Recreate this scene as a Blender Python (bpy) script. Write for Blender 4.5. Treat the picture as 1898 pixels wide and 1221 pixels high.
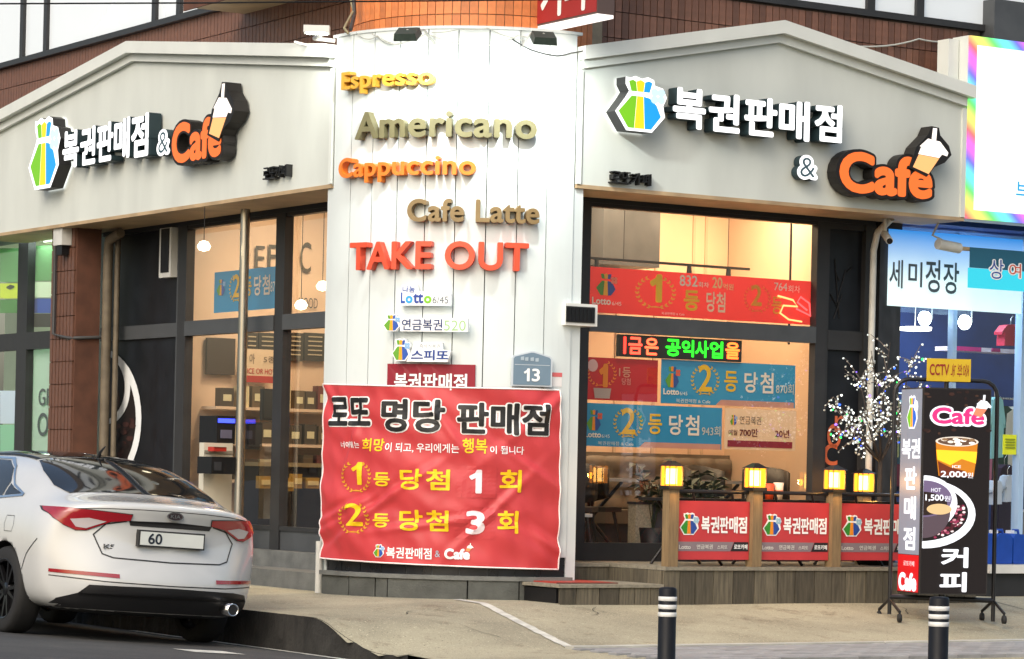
import bpy, bmesh, math, random
from mathutils import Vector, Matrix
from mathutils.bvhtree import BVHTree
for _o in list(bpy.data.objects): bpy.data.objects.remove(_o)
random.seed(7)
scene = bpy.context.scene
COL = scene.collection
# ------------------------------------------------------------------ camera
FPX, CX, HY, ROLL, EYE = 5430.0, 949.0, 878.0, math.atan(.0225), 1.40
cam_d = bpy.data.cameras.new('camera'); cam = bpy.data.objects.new('camera', cam_d); COL.objects.link(cam)
cam_d.sensor_width = 36; cam_d.lens = 36 * FPX / 1898; cam_d.shift_y = (HY - 610.5) / 1898
cam_d.clip_start = .1; cam_d.clip_end = 2000
_c, _s = math.cos(ROLL), math.sin(ROLL)
cam.matrix_world = Matrix(((_c, -_s, 0, 0), (0, 0, -1, 0), (_s, _c, 0, EYE), (0, 0, 0, 1)))
scene.camera = cam
# ------------------------------------------------------------------ sky, sun, exposure
SUN_EL, SUN_AZ = 38.0, 205.0        # degrees; the sun stands behind the camera, a little to its left
wd = bpy.data.worlds.new('World'); scene.world = wd; wd.use_nodes = True
nt = wd.node_tree
sky = nt.nodes.new('ShaderNodeTexSky'); sky.sky_type = 'NISHITA'; sky.sun_disc = False
sky.sun_elevation = math.radians(SUN_EL); sky.sun_rotation = math.radians(SUN_AZ)
sky.dust_density = 4; sky.air_density = 1.2; sky.ozone_density = .6
nt.links.new(sky.outputs[0], nt.nodes['Background'].inputs[0]); nt.nodes['Background'].inputs[1].default_value = .10
sd = bpy.data.lights.new('sun', 'SUN'); sd.energy = .5; sd.angle = math.radians(40); sd.color = (1, .98, .93)
sun = bpy.data.objects.new('sun', sd); COL.objects.link(sun)
_el, _az = math.radians(SUN_EL), math.radians(SUN_AZ)
_to = Vector((math.sin(_az) * math.cos(_el), math.cos(_az) * math.cos(_el), math.sin(_el)))
sun.rotation_euler = _to.to_track_quat('Z', 'Y').to_euler(); sun.location = _to * 60
vs = scene.view_settings
vs.view_transform = 'Standard'; vs.look = 'None'; vs.gamma = 1; vs.use_curve_mapping = False; vs.exposure = 1.0
try:
    scene.cycles.use_denoising = True; scene.cycles.denoiser = 'OPENIMAGEDENOISE'
except Exception: pass
scene.cycles.use_light_tree = True; scene.cycles.max_bounces = 7; scene.cycles.transparent_max_bounces = 16
scene.cycles.sample_clamp_indirect = 6; scene.cycles.caustics_reflective = False; scene.cycles.caustics_refractive = False
# ------------------------------------------------------------------ the corner's own axes: a along the right street front, b along the left one
_r = math.radians(32.4)
DR = Vector((math.cos(_r), math.sin(_r), 0)); DL = Vector((-DR.y, DR.x, 0)); UP = Vector((0, 0, 1))
RT = 1.5                                            # radius of the round corner
CT = Vector((-.33, 26.1, 0)); K = CT - DR * RT - DL * RT
def W(a, b, z): return K + DR * a + DL * b + UP * z
TN0, TN1 = math.radians(-57.6), math.radians(32.4)  # the wall's normal swings between these on the round corner
def T(th, r, z): return CT + Vector((math.sin(th) * r, -math.cos(th) * r, z))
def ray(px, py):
    dx, dy = px - CX, py - HY
    return (dx * _c + dy * _s) / FPX, -(-dx * _s + dy * _c) / FPX
def hR(px, py, b):
    rx, rz = ray(px, py); k = K + DL * b
    a = (rx * k.y - k.x) / (DR.x - rx * DR.y); return a, EYE + rz * (k.y + a * DR.y)
def hL(px, py, a):
    rx, rz = ray(px, py); k = K + DR * a
    b = (rx * k.y - k.x) / (DL.x - rx * DL.y); return b, EYE + rz * (k.y + b * DL.y)
def hT(px, py, r):
    rx, rz = ray(px, py); A = rx * rx + 1; B = -2 * (rx * CT.x + CT.y); Cc = CT.x ** 2 + CT.y ** 2 - r * r
    D = B * B - 4 * A * Cc; Y = (-B - math.sqrt(max(D, 0))) / (2 * A)
    return math.atan2(rx * Y - CT.x, CT.y - Y), EYE + rz * Y
def hY(px, py, Y):
    rx, rz = ray(px, py); return Vector((rx * Y, Y, EYE + rz * Y))
def rectR(x0, yt, yb, x1, b):
    z1 = hR(x0, yt, b)[1]; z0 = hR(x0, yb, b)[1]; m = (yt + yb) / 2; return hR(x0, m, b)[0], hR(x1, m, b)[0], z0, z1
def rectL(x0, yt, yb, x1, a):
    z1 = hL(x0, yt, a)[1]; z0 = hL(x0, yb, a)[1]; m = (yt + yb) / 2; return hL(x0, m, a)[0], hL(x1, m, a)[0], z0, z1
def mapR(b): return lambda x, y, d: W(x, b - d, y)
def mapL(a): return lambda x, y, d: W(a - d, x, y)
# ------------------------------------------------------------------ materials
MATS = {}
def lin(h):
    h = h.lstrip('#'); o = []
    for i in (0, 2, 4):
        v = int(h[i:i + 2], 16) / 255; o.append(v / 12.92 if v <= .04045 else ((v + .055) / 1.055) ** 2.4)
    return (*o, 1)
def pmat(name, col, rough=.6, metal=0, var=0, scale=8, bump=0, coat=0, spec=.5, emit=None, es=0, objvar=0, stretch=None, detail=5, bscale=None):
    m = bpy.data.materials.new(name); m.use_nodes = True; n = m.node_tree; N = n.nodes; L = n.links
    p = N['Principled BSDF']; col = (*col[:3], 1)
    p.inputs['Base Color'].default_value = col; p.inputs['Roughness'].default_value = rough; p.inputs['Metallic'].default_value = metal
    p.inputs['Coat Weight'].default_value = coat; p.inputs['Coat Roughness'].default_value = .05; p.inputs['Specular IOR Level'].default_value = spec
    if emit: p.inputs['Emission Color'].default_value = (*emit[:3], 1); p.inputs['Emission Strength'].default_value = es
    out = None
    if var or bump:
        tc = N.new('ShaderNodeTexCoord'); mp = N.new('ShaderNodeMapping'); L.new(tc.outputs['Object'], mp.inputs[0])
        if stretch: mp.inputs['Scale'].default_value = stretch
        nz = N.new('ShaderNodeTexNoise'); nz.inputs['Scale'].default_value = scale; nz.inputs['Detail'].default_value = detail; L.new(mp.outputs[0], nz.inputs[0])
    if var:
        rp = N.new('ShaderNodeMapRange'); rp.inputs[1].default_value = .3; rp.inputs[2].default_value = .7
        rp.inputs[3].default_value = 1 - var; rp.inputs[4].default_value = 1 + var * .6; L.new(nz.outputs[0], rp.inputs[0])
        mx = N.new('ShaderNodeVectorMath'); mx.operation = 'SCALE'; mx.inputs[0].default_value = col[:3]; L.new(rp.outputs[0], mx.inputs['Scale']); out = mx.outputs[0]
        rr = N.new('ShaderNodeMapRange'); rr.inputs[3].default_value = max(.05, rough - .12); rr.inputs[4].default_value = min(1, rough + .12); L.new(nz.outputs[0], rr.inputs[0]); L.new(rr.outputs[0], p.inputs['Roughness'])
    if objvar:
        oi = N.new('ShaderNodeObjectInfo'); r2 = N.new('ShaderNodeMapRange'); r2.inputs[3].default_value = 1 - objvar; r2.inputs[4].default_value = 1 + objvar
        L.new(oi.outputs['Random'], r2.inputs[0]); m2 = N.new('ShaderNodeVectorMath'); m2.operation = 'SCALE'
        if out: L.new(out, m2.inputs[0])
        else: m2.inputs[0].default_value = col[:3]
        L.new(r2.outputs[0], m2.inputs['Scale']); out = m2.outputs[0]
    if out: L.new(out, p.inputs['Base Color'])
    if bump:
        n2 = N.new('ShaderNodeTexNoise'); n2.inputs['Scale'].default_value = bscale or scale * 6; n2.inputs['Detail'].default_value = 4; L.new(mp.outputs[0], n2.inputs[0])
        bp = N.new('ShaderNodeBump'); bp.inputs['Strength'].default_value = bump; bp.inputs['Distance'].default_value = .01; L.new(n2.outputs[0], bp.inputs['Height']); L.new(bp.outputs[0], p.inputs['Normal'])
    MATS[name] = m; return m
def M(k):
    if k in MATS: return MATS[k]
    t = k.split(':')
    if t[0] == 'p': return pmat(k, lin(t[1]), rough=.55, var=.06, scale=6)          # ink or paint
    if t[0] == 'e': c = lin(t[1]); return pmat(k, tuple(v * .3 for v in c[:3]), rough=.4, emit=c, es=float(t[2]))   # lit sign face
    if t[0] == 't': return cloth(k, lin(t[1]))
    raise KeyError(k)
def cloth(name, col):                 # printed cloth or paper that lets some of the room's light through
    m = bpy.data.materials.new(name); m.use_nodes = True; n = m.node_tree; N = n.nodes; L = n.links; p = N['Principled BSDF']; p.inputs['Base Color'].default_value = col; p.inputs['Roughness'].default_value = .6
    tl = N.new('ShaderNodeBsdfTranslucent'); tl.inputs[0].default_value = col; mx = N.new('ShaderNodeMixShader'); mx.inputs[0].default_value = .28; L.new(p.outputs[0], mx.inputs[1]); L.new(tl.outputs[0], mx.inputs[2]); L.new(mx.outputs[0], N['Material Output'].inputs[0]); MATS[name] = m; return m
def glass(name, ior=1.6, tint=(1, 1, 1), wob=.25):
    m = bpy.data.materials.new(name); m.use_nodes = True; n = m.node_tree; N = n.nodes; L = n.links
    N.remove(N['Principled BSDF']); o = N['Material Output']
    lw_ = N.new('ShaderNodeLayerWeight'); lw_.inputs[0].default_value = .5; pw = N.new('ShaderNodeMath'); pw.operation = 'POWER'; pw.inputs[1].default_value = 2.4; L.new(lw_.outputs['Facing'], pw.inputs[0])
    fr = N.new('ShaderNodeMath'); fr.operation = 'MULTIPLY_ADD'; fr.inputs[1].default_value = .9; fr.inputs[2].default_value = ((ior - 1) / (ior + 1)) ** 2; L.new(pw.outputs[0], fr.inputs[0]); tr = N.new('ShaderNodeBsdfTransparent'); tr.inputs[0].default_value = (*tint, 1)
    gl = N.new('ShaderNodeBsdfGlossy'); gl.inputs['Roughness'].default_value = .015; mx = N.new('ShaderNodeMixShader')
    tc = N.new('ShaderNodeTexCoord'); nz = N.new('ShaderNodeTexNoise'); nz.inputs['Scale'].default_value = 1.3; bp = N.new('ShaderNodeBump'); bp.inputs['Strength'].default_value = wob; bp.inputs['Distance'].default_value = .004
    L.new(tc.outputs['Object'], nz.inputs[0]); L.new(nz.outputs[0], bp.inputs['Height']); L.new(bp.outputs[0], gl.inputs['Normal'])
    L.new(fr.outputs[0], mx.inputs[0]); L.new(tr.outputs[0], mx.inputs[1]); L.new(gl.outputs[0], mx.inputs[2]); L.new(mx.outputs[0], o.inputs[0])
    MATS[name] = m
glass('glass', 1.75); glass('glass_dark', 1.6, (.3, .34, .36)); glass('cup_glass', 1.4, (.95, .95, .95), 0)
def ground_mat(name, c1, c2, c3, speck, sc=1.0):      # broad patches, stains and fine aggregate, with relief
    m = bpy.data.materials.new(name); m.use_nodes = True; n = m.node_tree; N = n.nodes; L = n.links; p = N['Principled BSDF']; p.inputs['Roughness'].default_value = .88; p.inputs['Specular IOR Level'].default_value = .3
    tc = N.new('ShaderNodeTexCoord')
    def nz(s, d=6, ro=.6): q = N.new('ShaderNodeTexNoise'); q.inputs['Scale'].default_value = s * sc; q.inputs['Detail'].default_value = d; q.inputs['Roughness'].default_value = ro; L.new(tc.outputs['Object'], q.inputs[0]); return q.outputs[0]
    def ramp(x, a, b): q = N.new('ShaderNodeMapRange'); q.inputs[1].default_value = a; q.inputs[2].default_value = b; L.new(x, q.inputs[0]); return q.outputs[0]
    def mix(f, a, b, t='MIX'):
        q = N.new('ShaderNodeMix'); q.data_type = 'RGBA'; q.blend_type = t; L.new(f, q.inputs[0]) if not isinstance(f, float) else setattr(q.inputs[0], 'default_value', f)
        for i, v in ((6, a), (7, b)):
            if isinstance(v, tuple): q.inputs[i].default_value = (*v, 1)
            else: L.new(v, q.inputs[i])
        return q.outputs[2]
    c = mix(ramp(nz(.9, 8), .38, .62), c1, c2); c = mix(ramp(nz(2.7, 10, .7), .56, .70), c, c3); sp = nz(70, 3); c = mix(ramp(sp, .60, .68), c, tuple(v * 1.5 for v in c1)); c = mix(ramp(nz(55, 3), .62, .70), c, speck); c = mix(ramp(nz(9, 8, .75), .60, .66), c, mix(.35, c, speck))
    L.new(c, p.inputs['Base Color']); bp = N.new('ShaderNodeBump'); bp.inputs['Strength'].default_value = .5; bp.inputs['Distance'].default_value = .006; L.new(nz(120, 4), bp.inputs['Height']); L.new(bp.outputs[0], p.inputs['Normal']); MATS[name] = m
ground_mat('asphalt', (.075, .074, .070), (.055, .055, .055), (.10, .098, .09), (.02, .02, .02)); ground_mat('concrete', (.39, .355, .25), (.27, .245, .175), (.19, .155, .105), (.09, .08, .06))
pmat('kerb', (.46, .45, .40), .8, var=.25, scale=4, bump=.3, detail=9)
pmat('curb_shade_crack', (.024, .023, .021), .9, var=.6, scale=6, bump=1.0, bscale=30, detail=9)  # kerb face's shade is put into this colour; joint and cracks share it
pmat('paver', (.27, .27, .27), .8, var=.2, scale=9, bump=.3, objvar=.18)
pmat('worn_paint', (.60, .59, .52), .8, var=.3, scale=9, detail=9)
pmat('white_panel', (.66, .715, .71), .38, var=.04, scale=2.5, bump=.02)
pmat('white_trim', (.72, .72, .68), .45, var=.08, scale=5)
pmat('fascia', (.62, .655, .61), .55, var=.09, scale=2.2, bump=.12, bscale=260, stretch=(1, 1, .35), detail=9)
pmat('fascia_trim', (.68, .71, .67), .5, var=.06, scale=3)
pmat('soffit', (.46, .33, .19), .6, var=.25, scale=3)  # the cafe's warm light on the soffit is put into this colour
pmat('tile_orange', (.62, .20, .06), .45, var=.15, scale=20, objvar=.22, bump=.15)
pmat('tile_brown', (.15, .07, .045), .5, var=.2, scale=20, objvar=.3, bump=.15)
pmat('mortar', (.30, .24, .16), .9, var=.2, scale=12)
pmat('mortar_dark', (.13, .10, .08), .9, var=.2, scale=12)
pmat('frame', (.032, .033, .035), .42, var=.12, scale=6, spec=.3)
pmat('frame_grey', (.065, .070, .075), .45, var=.15, scale=6)
pmat('steel', (.45, .43, .38), .28, metal=1, var=.1, scale=4, stretch=(20, 20, .5))
pmat('stone', (.085, .09, .082), .75, var=.35, scale=6, bump=.5, bscale=60, detail=9)
pmat('stone_cap', (.15, .155, .145), .7, var=.3, scale=6, bump=.4, bscale=60)
pmat('dark_tile', (.012, .014, .018), .3, var=.2, scale=10)
pmat('wood_grey', (.105, .09, .062), .8, var=.45, scale=5, bump=.6, stretch=(9, 9, .8), objvar=.35)
pmat('wood_deck', (.24, .22, .17), .75, var=.25, scale=5, bump=.4, stretch=(2, 9, 9))
pmat('wood_post', (.22, .15, .075), .65, var=.3, scale=6, bump=.3, stretch=(8, 8, .7))
pmat('mural', (.010, .012, .016), .35, var=.3, scale=5, spec=.3)
pmat('banner_red', (.52, .042, .048), .5, var=.1, scale=3)
pmat('wall_cream', (.72, .52, .36), .8, var=.05, scale=2)
pmat('wall_tan', (.60, .44, .30), .8, var=.06, scale=2)
pmat('floor_int', (.16, .14, .12), .5, var=.15, scale=3)
pmat('white_int', (.7, .66, .58), .7)
pmat('black', (.009, .009, .010), .45, var=.15, scale=8, spec=.3)
pmat('black_metal', (.018, .018, .02), .35, metal=.3)
pmat('rubber', (.012, .012, .013), .75, var=.2, scale=12, bump=.2)
pmat('bollard_black', (.008, .009, .012), .5, var=.3, scale=9, spec=.2)
pmat('reflective_white', (.72, .72, .70), .5, var=.15, scale=20)
pmat('cable', (.05, .05, .05), .6); pmat('cable_pale', (.45, .47, .43), .6); pmat('cable_tan', (.30, .26, .15), .6)
pmat('flood', (.035, .055, .045), .5, var=.25, scale=30); pmat('pipe', (.16, .13, .09), .6, var=.25, scale=9); pmat('pipe_white', (.6, .6, .56), .5, var=.15, scale=6)
pmat('rust', (.12, .05, .03), .8, var=.3, scale=6)
pmat('glow_pane', (.66, .70, .72), .25, var=.03, scale=1, emit=(.85, .93, 1), es=.10)
pmat('bench', (.14, .115, .085), .6, var=.2, scale=5); pmat('chair', (.022, .02, .018), .5, var=.2, scale=9); pmat('weave', (.34, .29, .2), .8, var=.35, scale=60)
pmat('leaf', (.02, .035, .014), .6, var=.3, scale=9); pmat('bark', (.045, .036, .03), .8, var=.3, scale=14, bump=.5)
pmat('jerry', (.008, .06, .36), .4, var=.15, scale=7)
# car
pmat('car_white', (.56, .57, .56), .22, coat=1, var=.05, scale=2.5); pmat('car_glass', (.012, .013, .014), .06, spec=.8); pmat('car_gap', (.02, .02, .02), .6)
pmat('car_black', (.010, .010, .011), .5); pmat('lamp_red', (.26, .005, .012), .12, coat=1, emit=(.5, .01, .02), es=.04); pmat('lamp_clear', (.5, .45, .45), .15, coat=1); pmat('chrome', (.75, .75, .75), .12, metal=1); pmat('rim', (.016, .016, .018), .28, metal=.6); pmat('tyre', (.013, .013, .013), .8, var=.2, scale=20)
# ------------------------------------------------------------------ mesh builder and object helpers
ROOT = {}
_tc = {}
def glyph(s, off=0.0, solid=False, res=5):
    k = (s, off, solid, res)
    if k in _tc: return _tc[k]
    cu = bpy.data.curves.new('t', 'FONT'); cu.body = s; cu.offset = off; cu.resolution_u = res; cu.fill_mode = 'BOTH' if solid else 'FRONT'; cu.extrude = .5 if solid else 0
    o = bpy.data.objects.new('t', cu); me = o.to_mesh()
    v = [tuple(x.co) for x in me.vertices]; f = [tuple(p.vertices) for p in me.polygons]
    o.to_mesh_clear(); bpy.data.objects.remove(o); bpy.data.curves.remove(cu)
    _tc[k] = (v, f); return v, f
def cutgrid(v, f, step):
    bm = bmesh.new(); vs_ = [bm.verts.new(x) for x in v]
    for q in f:
        try: bm.faces.new([vs_[i] for i in q])
        except ValueError: pass
    for ax in (0, 1):
        lo = min(x[ax] for x in v); hi = max(x[ax] for x in v); c = math.floor(lo / step) * step + step
        while c < hi:
            no = (1, 0, 0) if ax == 0 else (0, 1, 0); co = (c, 0, 0) if ax == 0 else (0, c, 0)
            bmesh.ops.bisect_plane(bm, geom=bm.verts[:] + bm.edges[:] + bm.faces[:], plane_co=co, plane_no=no); c += step
    bm.verts.index_update(); v2 = [tuple(x.co) for x in bm.verts]; f2 = [tuple(x.index for x in q.verts) for q in bm.faces]; bm.free(); return v2, f2
_o1 = [(0, .50), (.05, .43), (.20, .52), (.20, 0), (.33, 0), (.33, .70), (.22, .70), (.17, .60)]   # a numeral one with a flag
ONE = {False: ([(x, y, 0) for x, y in _o1], [tuple(range(8))]), True: ([(x, y, z) for z in (-.5, .5) for x, y in _o1], [tuple(range(7, -1, -1)), tuple(range(8, 16))] + [(i, (i + 1) % 8, (i + 1) % 8 + 8, i + 8) for i in range(8)])}
class MB:
    def __init__(s): s.v = []; s.f = []; s.m = []; s.sm = []
    def add(s, v, f, m, smooth=False):
        n = len(s.v); s.v += [Vector(x) for x in v]
        for q in f: s.f.append(tuple(i + n for i in q)); s.m.append(m); s.sm.append(smooth)
        return s
    def hexa(s, p, m): return s.add(p, [(0, 3, 2, 1), (4, 5, 6, 7), (0, 1, 5, 4), (1, 2, 6, 5), (2, 3, 7, 6), (3, 0, 4, 7)], m)
    def box(s, a0, a1, b0, b1, z0, z1, m, w=W):
        return s.hexa([w(a0, b0, z0), w(a1, b0, z0), w(a1, b1, z0), w(a0, b1, z0), w(a0, b0, z1), w(a1, b0, z1), w(a1, b1, z1), w(a0, b1, z1)], m)
    def arcbox(s, t0, t1, r0, r1, z0, z1, m, n=4):
        v = []; f = []
        for i in range(n + 1):
            t = t0 + (t1 - t0) * i / n; v += [T(t, r0, z0), T(t, r1, z0), T(t, r1, z1), T(t, r0, z1)]
        for i in range(n):
            k = i * 4
            for j in range(4): f.append((k + j, k + (j + 1) % 4, k + 4 + (j + 1) % 4, k + 4 + j))
        f += [(3, 2, 1, 0), (n * 4, n * 4 + 1, n * 4 + 2, n * 4 + 3)]
        return s.add(v, f, m)
    def tube(s, pts, r, m, n=8, cap=True):
        pts = [Vector(p) for p in pts]; R_ = r if isinstance(r, (list, tuple)) else [r] * len(pts)
        v = []; f = []; prev = None
        for i, p in enumerate(pts):
            d = (pts[min(i + 1, len(pts) - 1)] - pts[max(i - 1, 0)])
            d = d.normalized() if d.length > 1e-9 else UP
            if prev is None: x = d.orthogonal().normalized()
            else:
                x = prev - d * prev.dot(d); x = x.normalized() if x.length > 1e-6 else d.orthogonal().normalized()
            prev = x; y = d.cross(x)
            for k in range(n):
                an = 2 * math.pi * k / n; v.append(p + (x * math.cos(an) + y * math.sin(an)) * R_[i])
        for i in range(len(pts) - 1):
            for k in range(n): f.append((i * n + k, i * n + (k + 1) % n, (i + 1) * n + (k + 1) % n, (i + 1) * n + k))
        s.add(v, f, m, True)
        if cap: s.add(v[:n], [tuple(range(n))[::-1]], m); s.add(v[-n:], [tuple(range(n))], m)
        return s
    def lathe(s, base, prof, m, n=20, axis=UP, smooth=True):
        base = Vector(base); x = axis.orthogonal().normalized(); y = axis.cross(x); v = []; f = []
        for (r, h) in prof:
            for k in range(n): an = 2 * math.pi * k / n; v.append(base + axis * h + (x * math.cos(an) + y * math.sin(an)) * max(r, 1e-4))
        for i in range(len(prof) - 1):
            for k in range(n): f.append((i * n + k, i * n + (k + 1) % n, (i + 1) * n + (k + 1) % n, (i + 1) * n + k))
        return s.add(v, f, m, smooth)
    def poly(s, pts, mp, d, m, d0=None):
        n = len(pts); top = [mp(x, y, d) for x, y in pts]
        if d0 is None: return s.add(top, [tuple(range(n))], m)
        bot = [mp(x, y, d0) for x, y in pts]
        return s.add(top + bot, [tuple(range(n)), tuple(range(2 * n - 1, n - 1, -1))] + [(i, i + n, (i + 1) % n + n, (i + 1) % n) for i in range(n)], m)
    def text(s, t, mp, rect, m, off=.0, d=.003, d0=None, cut=None, res=None, msize=None):
        v, f = glyph(t, min(off, 0), d0 is not None, res or (5 if ord(t[0]) < 0x1100 else 3))
        if not v: return s
        nc = 0 if off <= 0 else (12 if off < .05 else 22)
        if t == '1': v, f = ONE[d0 is not None]
        e = max(off, 0); x0 = min(p[0] for p in v) - e; x1 = max(p[0] for p in v) + e; y0 = min(p[1] for p in v) - e; y1 = max(p[1] for p in v) + e
        u0, u1, w0, w1 = rect; eu, ew = e / (x1 - x0) * (u1 - u0), e / (y1 - y0) * (w1 - w0)
        v = [(u0 + (p[0] - x0) / (x1 - x0) * (u1 - u0), w0 + (p[1] - y0) / (y1 - y0) * (w1 - w0), p[2]) for p in v]
        if cut: v, f = cutgrid(v, f, cut)
        for k in range(nc + 1):       # heavier weights: the same glyph laid over itself, a hair apart
            q = 2 * math.pi * k / max(nc, 1); sx, sy = (eu * math.cos(q), ew * math.sin(q)) if k < nc else (0, 0); jd = .00012 * k
            if d0 is None: s.add([mp(p[0] + sx, p[1] + sy, d + jd) for p in v], f, m)
            else: s.add([mp(p[0] + sx, p[1] + sy, d0 + (p[2] + .5) * (d - d0) + (jd if p[2] > 0 else 0)) for p in v], f, m)
        return s
    def ellipse(s, cx, cy, rx, ry, mp, d, m, d0=None, n=24, a0=0, a1=360):
        st = [math.radians(a0 + (a1 - a0) * i / n) for i in range(n if a1 - a0 >= 360 else n + 1)]
        return s.poly([(cx + rx * math.cos(q), cy + ry * math.sin(q)) for q in st], mp, d, m, d0)
    def ring(s, cx, cy, rx, ry, t, mp, d, m, a0=0, a1=360, n=28):
        v = []; f = []
        for i in range(n + 1):
            q = math.radians(a0 + (a1 - a0) * i / n); c_, s_ = math.cos(q), math.sin(q)
            v += [mp(cx + rx * c_, cy + ry * s_, d), mp(cx + (rx - t) * c_, cy + (ry - t) * s_, d)]
        for i in range(n): f.append((2 * i, 2 * i + 2, 2 * i + 3, 2 * i + 1))
        return s.add(v, f, m)
    def build(s, name, parent=None, local=False, mesh_only=False):
        me = bpy.data.meshes.new(name); off = ROOT.get(parent.name, Vector()) if (parent and not local) else Vector()
        me.from_pydata([tuple(p - off) for p in s.v], [], s.f)
        ks = list(dict.fromkeys(s.m))
        for k in ks: me.materials.append(M(k))
        me.polygons.foreach_set('material_index', [ks.index(k) for k in s.m]); me.polygons.foreach_set('use_smooth', s.sm)
        me.update()
        if mesh_only: return me
        return put(name, me, parent)
def put(name, me, parent=None):
    o = bpy.data.objects.new(name, me); COL.objects.link(o)
    if parent: o.parent = parent; ROOT[o.name] = ROOT.get(parent.name, Vector())
    else: ROOT[o.name] = Vector()
    return o
def tag(o, label, cat, group=None):
    o['label'] = label; o['category'] = cat
    if group: o['group'] = group
    return o
def thing(name, label, cat, loc=(0, 0, 0), group=None):
    o = bpy.data.objects.new(name, None); COL.objects.link(o); o.location = loc; o.empty_display_size = .1; ROOT[o.name] = Vector(loc)
    return tag(o, label, cat, group)
def struct(o): o['kind'] = 'structure'; return o
def stuff(o): o['kind'] = 'stuff'; return o
def copy_tree(o, loc=None, rotz=0, parent=None):
    c = o.copy(); COL.objects.link(c); c.parent = parent
    if loc is not None: c.location = loc; c.rotation_euler = (0, 0, rotz)
    for ch in o.children: copy_tree(ch, parent=c)
    return c
def B(name, parent, *boxes):
    mb = MB()
    for b in boxes: mb.box(*b)
    return mb.build(name, parent)
def lamp(name, kind, loc, energy, color, aim=None, size=.3, spot=60, blend=.5, parent=None, sy=None):
    l = bpy.data.lights.new(name, kind); l.energy = energy; l.color = color
    if kind == 'AREA': l.size = size; l.shape = 'RECTANGLE'; l.size_y = sy or size
    elif kind == 'SPOT': l.spot_size = math.radians(spot); l.spot_blend = blend; l.shadow_soft_size = size
    else: l.shadow_soft_size = size
    o = bpy.data.objects.new(name, l); COL.objects.link(o); loc = Vector(loc)
    if aim is not None: o.rotation_euler = (loc - Vector(aim)).to_track_quat('Z', 'Y').to_euler()
    if parent: o.parent = parent; loc = loc - ROOT.get(parent.name, Vector())
    o.location = loc; return o
def amber(name):                      # amber lantern pane: glows itself and lets the bulb behind it shine through
    m = bpy.data.materials.new(name); m.use_nodes = True; n = m.node_tree; N = n.nodes; L = n.links; N.remove(N['Principled BSDF'])
    tr = N.new('ShaderNodeBsdfTransparent'); tr.inputs[0].default_value = (1, .72, .30, 1); em = N.new('ShaderNodeEmission'); em.inputs[0].default_value = (1, .30, .02, 1); em.inputs[1].default_value = 2.2; mx = N.new('ShaderNodeMixShader'); mx.inputs[0].default_value = .55
    L.new(tr.outputs[0], mx.inputs[1]); L.new(em.outputs[0], mx.inputs[2]); L.new(mx.outputs[0], N['Material Output'].inputs[0]); MATS[name] = m
amber('amber_pane')
# emblems used on many signs: a money bag with a clover, a laurel wreath, a take-away cup
def bag(mb, mp, rect, d, plate='p:#f4f6f4', cols=('p:#5f9c1e', 'p:#e9a20c', 'p:#1d4fa8', 'p:#8ab4dc'), d0=None, step=.002):
    u0, u1, w0, w1 = rect; g = lambda P: [(u0 + x * (u1 - u0), w0 + y * (w1 - w0)) for x, y in P]
    if plate: mb.poly(g([(0, .33), (.22, 0), (.72, 0), (.97, .30), (.93, .50), (1, .66), (.92, .82), (.76, .86), (.74, .96), (.62, 1), (.5, .96), (.38, 1), (.27, .96), (.19, .97), (.19, .84), (.26, .72), (.19, .6)]), mp, d, plate, d0)
    d += step
    G, Y, Bl, P4 = cols
    mb.poly(g([(.06, .34), (.25, .05), (.37, .05), (.41, .64), (.31, .64)]), mp, d, G); mb.poly(g([(.375, .05), (.57, .05), (.54, .64), (.415, .64)]), mp, d, Y)
    mb.poly(g([(.575, .05), (.70, .05), (.89, .30), (.80, .50), (.66, .62), (.545, .64)]), mp, d, Bl)
    mb.poly(g([(.30, .72), (.415, .72), (.39, .9), (.33, .93), (.25, .9)]), mp, d, G); mb.poly(g([(.42, .72), (.54, .72), (.56, .9), (.48, .94), (.395, .9)]), mp, d, Y); mb.poly(g([(.545, .72), (.66, .72), (.71, .9), (.64, .93), (.565, .9)]), mp, d, Bl)
    d += step
    for sx, sy in ((1, 1), (1, -1), (-1, 1), (-1, -1)):
        mb.ellipse(u0 + (.82 + sx * .065) * (u1 - u0), w0 + (.67 + sy * .065) * (w1 - w0), .075 * (u1 - u0), .075 * (w1 - w0), mp, d, P4, n=10)
    return mb
def wreath(mb, mp, rect, d, m, n=9):
    u0, u1, w0, w1 = rect; cx, cy = (u0 + u1) / 2, (w0 + w1) / 2; rx, ry = (u1 - u0) / 2 * .86, (w1 - w0) / 2 * .9; sx = 1 if u1 > u0 else -1; s = abs(rx)
    for side in (-1, 1):
        for i in range(n):
            q = math.radians(-75 + 130 * i / (n - 1))
            px, py = cx + side * rx * math.cos(q), cy + ry * math.sin(q)
            for dq in (-.5, .55):
                an = q + math.pi / 2 + dq; L_, w_ = .24, .06; dx, dy = math.cos(an) * side, math.sin(an)
                P = []
                for (e, g2) in ((0, 0), (.45, w_), (1, 0), (.45, -w_)): P.append((px + (dx * e * L_ - dy * g2 * side) * rx, py + (dy * e * L_ + dx * g2 * side) * ry))
                mb.poly(P, mp, d, m)
    mb.poly([(cx - rx * .5, cy - ry * .98), (cx + rx * .5, cy - ry * .98), (cx, cy - ry * .88)], mp, d, m)
    return mb
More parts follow.
